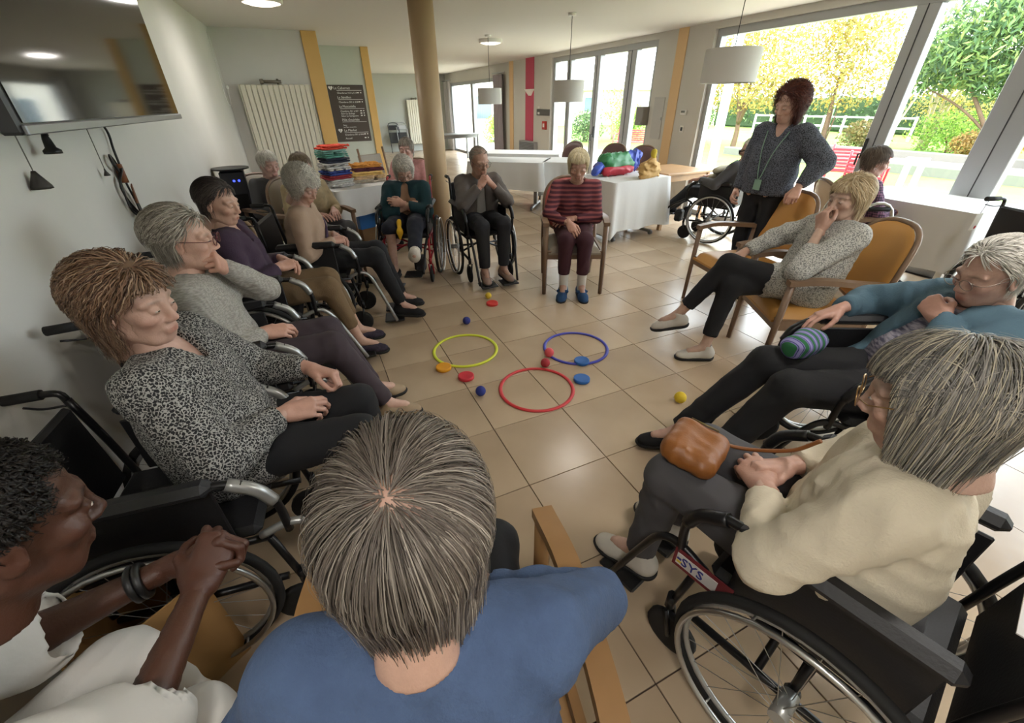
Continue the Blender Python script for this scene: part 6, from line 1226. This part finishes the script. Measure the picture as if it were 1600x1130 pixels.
tree('autumn_tree', 'golden leaved tree behind the white veranda post', (15.8, 10.4, -0.07), [((0, 0, 2.6), (1.8, 2.2, 1.5)), ((-0.5, -1.5, 2.2), (1.3, 1.3, 1.0)), ((0.5, 1.8, 2.3), (1.3, 1.5, 1.2)), ((0, 0, 3.9), (1.7, 1.9, 1.2))], 11000, 0.06, YEL, [([(0, 0, -0.1), (0.1, 0.1, 0.9), (0.0, 0.5, 2.4)], 0.12, 0.04), ([(0.1, 0.1, 0.8), (-0.3, -0.6, 1.8), (-0.3, -1.2, 2.6)], 0.07, 0.03), ([(0.05, 0.1, 0.9), (0.4, 0.2, 2.0), (0.2, 0, 3.4)], 0.07, 0.03)], 1)
tree('autumn_tree', 'golden leaved tree straight behind the standing woman', (18.2, 8.4, -0.07), [((0, 0, 2.6), (1.6, 1.9, 1.4)), ((0, 0.5, 3.9), (1.4, 1.7, 1.2))], 7500, 0.06, YEL, [([(0, 0, -0.1), (0.0, 0.1, 1.1), (0.2, 0.3, 2.6)], 0.1, 0.03)] + branches(2.6, 3, 9, 0.8), 2)
tree('bare_birch', 'pale leafless birch left of the wide window mullion', (22.5, 8.6, -0.07), [((0, 0, 3.0), (1.2, 1.4, 1.6))], 500, 0.07, OLI, branches(5.0, 12, 4, 1.3, 0.05), 3, bark=M_bark2)
tree('bare_birch', 'pale leafless birch right of the wide window mullion', (21.0, 6.4, -0.07), [((0, 0, 2.4), (1.0, 1.0, 1.6))], 900, 0.07, OLI, branches(4.6, 9, 5, 1.0, 0.05), 4, bark=M_bark2)
tree('evergreen_tree', 'feathery evergreen with slanting brown trunks at the right window', (19.6, 3.7, -0.07), [((-0.6, 1.4, 3.2), (1.3, 1.5, 1.3)), ((0.2, 0.4, 4.2), (1.5, 1.7, 1.3)), ((-0.3, 2.4, 2.6), (1.0, 1.0, 0.9)), ((0.2, -0.8, 3.0), (1.2, 1.3, 1.4)), ((0, 0.6, 2.2), (1.0, 1.3, 0.7))], 15000, 0.06, ['#4f6e44', '#6a8a52', '#7d9a5c', '#3f5a3c', '#93a860'], [([(0, 0, -0.1), (-0.2, 0.8, 1.1), (-0.5, 2.0, 2.8)], 0.09, 0.03), ([(0, 0, -0.1), (-0.1, 0.4, 1.4), (0.2, 0.6, 3.6)], 0.1, 0.03), ([(0.05, 0, -0.1), (0.1, -0.3, 1.6), (0.3, -0.6, 3.6)], 0.08, 0.03), ([(0, 0.1, 0.3), (-0.3, 1.3, 1.3), (-0.5, 2.6, 2.0)], 0.05, 0.02)], 5, droop=0.6, long=2.0)
for k, (x, y, rx, ry, rz_, cols_, lab) in enumerate(((19.0, 7.4, 0.8, 0.9, 0.55, ['#8a7a4c', '#a08c58', '#6f7444'], 'rusty round shrub just left of the window mullion'), (20.5, 5.3, 1.2, 1.6, 0.75, LIM, 'low lime green shrub under the evergreen'), (18.9, 3.9, 0.7, 0.9, 0.45, ['#9a7a44', '#b58f50', '#7a6a3c'], 'low brown shrub beside the evergreen trunk'), (17.2, 1.3, 1.0, 1.0, 0.8, GRN, 'dark green shrub at the far right window pane'), (24.5, 4.5, 1.5, 2.6, 1.7, OLI, 'tall olive shrub behind the evergreen'), (26.5, 8.0, 1.4, 2.4, 2.2, ['#a89048', '#8a8640', '#c0a050'], 'tall autumn shrub behind the birches'), (14.2, 15.0, 0.8, 0.9, 0.9, LIM, 'lime shrub seen through the middle glass door'), (12.6, 16.3, 0.9, 1.0, 0.75, GRN, 'green shrub seen through the left glass door'), (8.6, 17.5, 0.8, 0.9, 0.7, LIM, 'leafy shrub outside the far curtained door'))):
    tree('garden_shrub', lab, (x, y, -0.07), [((0, 0, rz_ * 0.8), (rx, ry, rz_)), ((0.2, 0.3, rz_ * 1.0), (rx * 0.7, ry * 0.7, rz_ * 0.8))], 3000, 0.05, cols_, branches(rz_ * 1.2, 3, 30 + k, rx * 0.4, 0.03), 40 + k, cat='shrub')
tree('conifer', 'green conifer seen beside the pier through the glass door', (15.5, 13.0, -0.07), [((0, 0, 0.9), (1.2, 1.2, 0.8)), ((0, 0, 2.0), (0.95, 0.95, 0.8)), ((0, 0, 3.0), (0.65, 0.65, 0.7)), ((0, 0, 3.9), (0.35, 0.35, 0.6))], 6000, 0.06, GRN, [([(0, 0, -0.1), (0, 0, 2), (0, 0, 4.2)], 0.12, 0.02)], 61)
tree('bare_bush', 'wispy half bare bush seen through the glass doors', (14.5, 16.6, -0.07), [((0, 0, 1.4), (0.8, 0.9, 1.2))], 900, 0.06, ['#b8b080', '#a09a64', '#8f9a58'], branches(2.6, 8, 62, 0.8, 0.03), 62, bark=M_bark2)
# clipped hedge, railing, lamp post
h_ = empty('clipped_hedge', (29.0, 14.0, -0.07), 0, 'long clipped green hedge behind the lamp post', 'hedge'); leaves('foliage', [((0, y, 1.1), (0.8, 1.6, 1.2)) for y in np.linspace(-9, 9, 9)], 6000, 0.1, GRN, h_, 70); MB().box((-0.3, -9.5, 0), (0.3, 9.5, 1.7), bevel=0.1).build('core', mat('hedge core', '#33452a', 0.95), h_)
lp = empty('street_lamp', (27.0, 13.9, -0.07), 0, 'tall pale street lamp post in front of the hedge', 'lamp post'); MB().tube([(0, 0, 0), (0, 0, 7)], [0.11, 0.07], 10).build('pole', mat('galvanised steel', '#c2ccd2', 0.4, metal=0.3), lp); MB().tube([(0, 0, 7), (0.4, 0, 7.1)], 0.06, 8).build('lantern', M_alu, lp)
rl = empty('garden_railing', (24.5, 12.6, -0.07), 0, 'white garden railing in front of the hedge', 'railing')
for z in (0.45, 0.85): MB().box((-0.03, -4, z), (0.03, 4, z + 0.07)).build('rail', M_white, rl)
for y in np.linspace(-4, 4, 9): MB().box((-0.04, y - 0.04, 0), (0.04, y + 0.04, 0.95)).build('post', M_white, rl)
vp = MB().lathe([(0.13, -0.03), (0.13, 0.04), (0.105, 0.06), (0.105, 2.9), (0.14, 2.95), (0.14, 3.0)], 20, TR(9.3, 5.45, 0)).build('veranda_post', mat('white post paint', '#d5dbdd', 0.5)); tag(vp, 'white round veranda post standing outside the big window', 'post')
# white railing with square posts on the terrace
tr_ = empty('terrace_rail', (7.4, 0.33, -0.03), D(-70), 'white square terrace post with flat cap behind the plaid shirt person', 'post'); MB().box((-0.13, -0.13, 0.86), (0.13, 0.13, 0.92), bevel=0.01).build('cap', M_white, tr_)
for sx in (-0.07, 0.07): MB().box((sx - 0.035, -0.07, 0.0), (sx + 0.035, 0.07, 0.86), bevel=0.006).build('upright', M_white, tr_)
# red garden furniture
M_redp = mat('red garden plastic', '#c8323c', 0.45)
def garden_chair(label, loc, rz, wd=0.5, n=7):
    r = empty('garden_chair', loc, rz, label, 'chair', 'red garden seats')
    for k in range(n): MB().box((-0.22, -wd / 2, 0.47 + k * 0.058), (-0.195, wd / 2, 0.51 + k * 0.058), TR(0, 0, 0, 0, 0, -0.1), bevel=0.004).build('slat', M_redp, r)
    for k in range(6): MB().box((-0.2 + k * 0.075, -wd / 2, 0.42), (-0.14 + k * 0.075, wd / 2, 0.44), bevel=0.004).build('slat', M_redp, r)
    for sg in (-1, 1):
        MB().tube([(-0.2, sg * wd / 2, 0), (-0.2, sg * wd / 2, 0.45), (-0.28, sg * wd / 2, 0.9)], 0.02, 6).build('leg', M_redp, r); MB().tube([(0.22, sg * wd / 2, 0), (0.22, sg * wd / 2, 0.64), (-0.24, sg * wd / 2, 0.66)], 0.02, 6).build('leg', M_redp, r)
garden_chair('red slatted garden chair outside behind the plaid shirt person', (8.3, 1.35, -0.03), D(20)); garden_chair('red slatted garden chair standing farther out on the terrace', (9.3, 2.3, -0.03), D(30)); garden_chair('wide red garden bench seen through the glass door', (10.3, 9.7, -0.03), D(210), 1.5, 6)
# low buildings beyond the garden
def building(label, loc, rz, lx, ly, hh, wall, roof, wins):
    r = empty('garden_building', loc, rz, label, 'building'); MB().box((-lx / 2, -ly / 2, 0), (lx / 2, ly / 2, hh)).build('walls', wall, r)
    MB().prism([(-ly / 2 - 0.4, hh), (ly / 2 + 0.4, hh), (0, hh + ly * 0.22)], -lx / 2 - 0.4, lx / 2 + 0.4, Matrix(((0, 0, 1, 0), (1, 0, 0, 0), (0, 1, 0, 0), (0, 0, 0, 1)))).build('roof', roof, r)
    for k in range(wins):
        x = -lx / 2 + (k + 0.5) * lx / wins; w_ = MB().box((x - 0.5, -ly / 2 - 0.04, 0.9), (x + 0.5, -ly / 2, 2.0)).build('window', M_white, r); MB().box((x - 0.43, -ly / 2 - 0.05, 0.97), (x + 0.43, -ly / 2 - 0.04, 1.93)).build('pane', mat('dark pane', '#5a6a74', 0.1), w_)
    return r
building('long low white building beyond the lawn', (20, 34, -0.07), D(-20), 22, 6, 2.4, mat('white render', '#d2cec4', 0.8), mat('grey roof', '#a8a29a', 0.8), 7)
building('ochre walled building outside the far curtained door', (11.5, 27.5, -0.07), D(-10), 5, 4, 2.6, mat('ochre render', '#d9a548', 0.8), mat('tile roof', '#b06a4a', 0.8), 2)
building('white annex wall outside the far curtained door', (8.5, 21.8, -0.07), D(0), 3.2, 5, 3.2, MATS['white render'], MATS['grey roof'], 1)
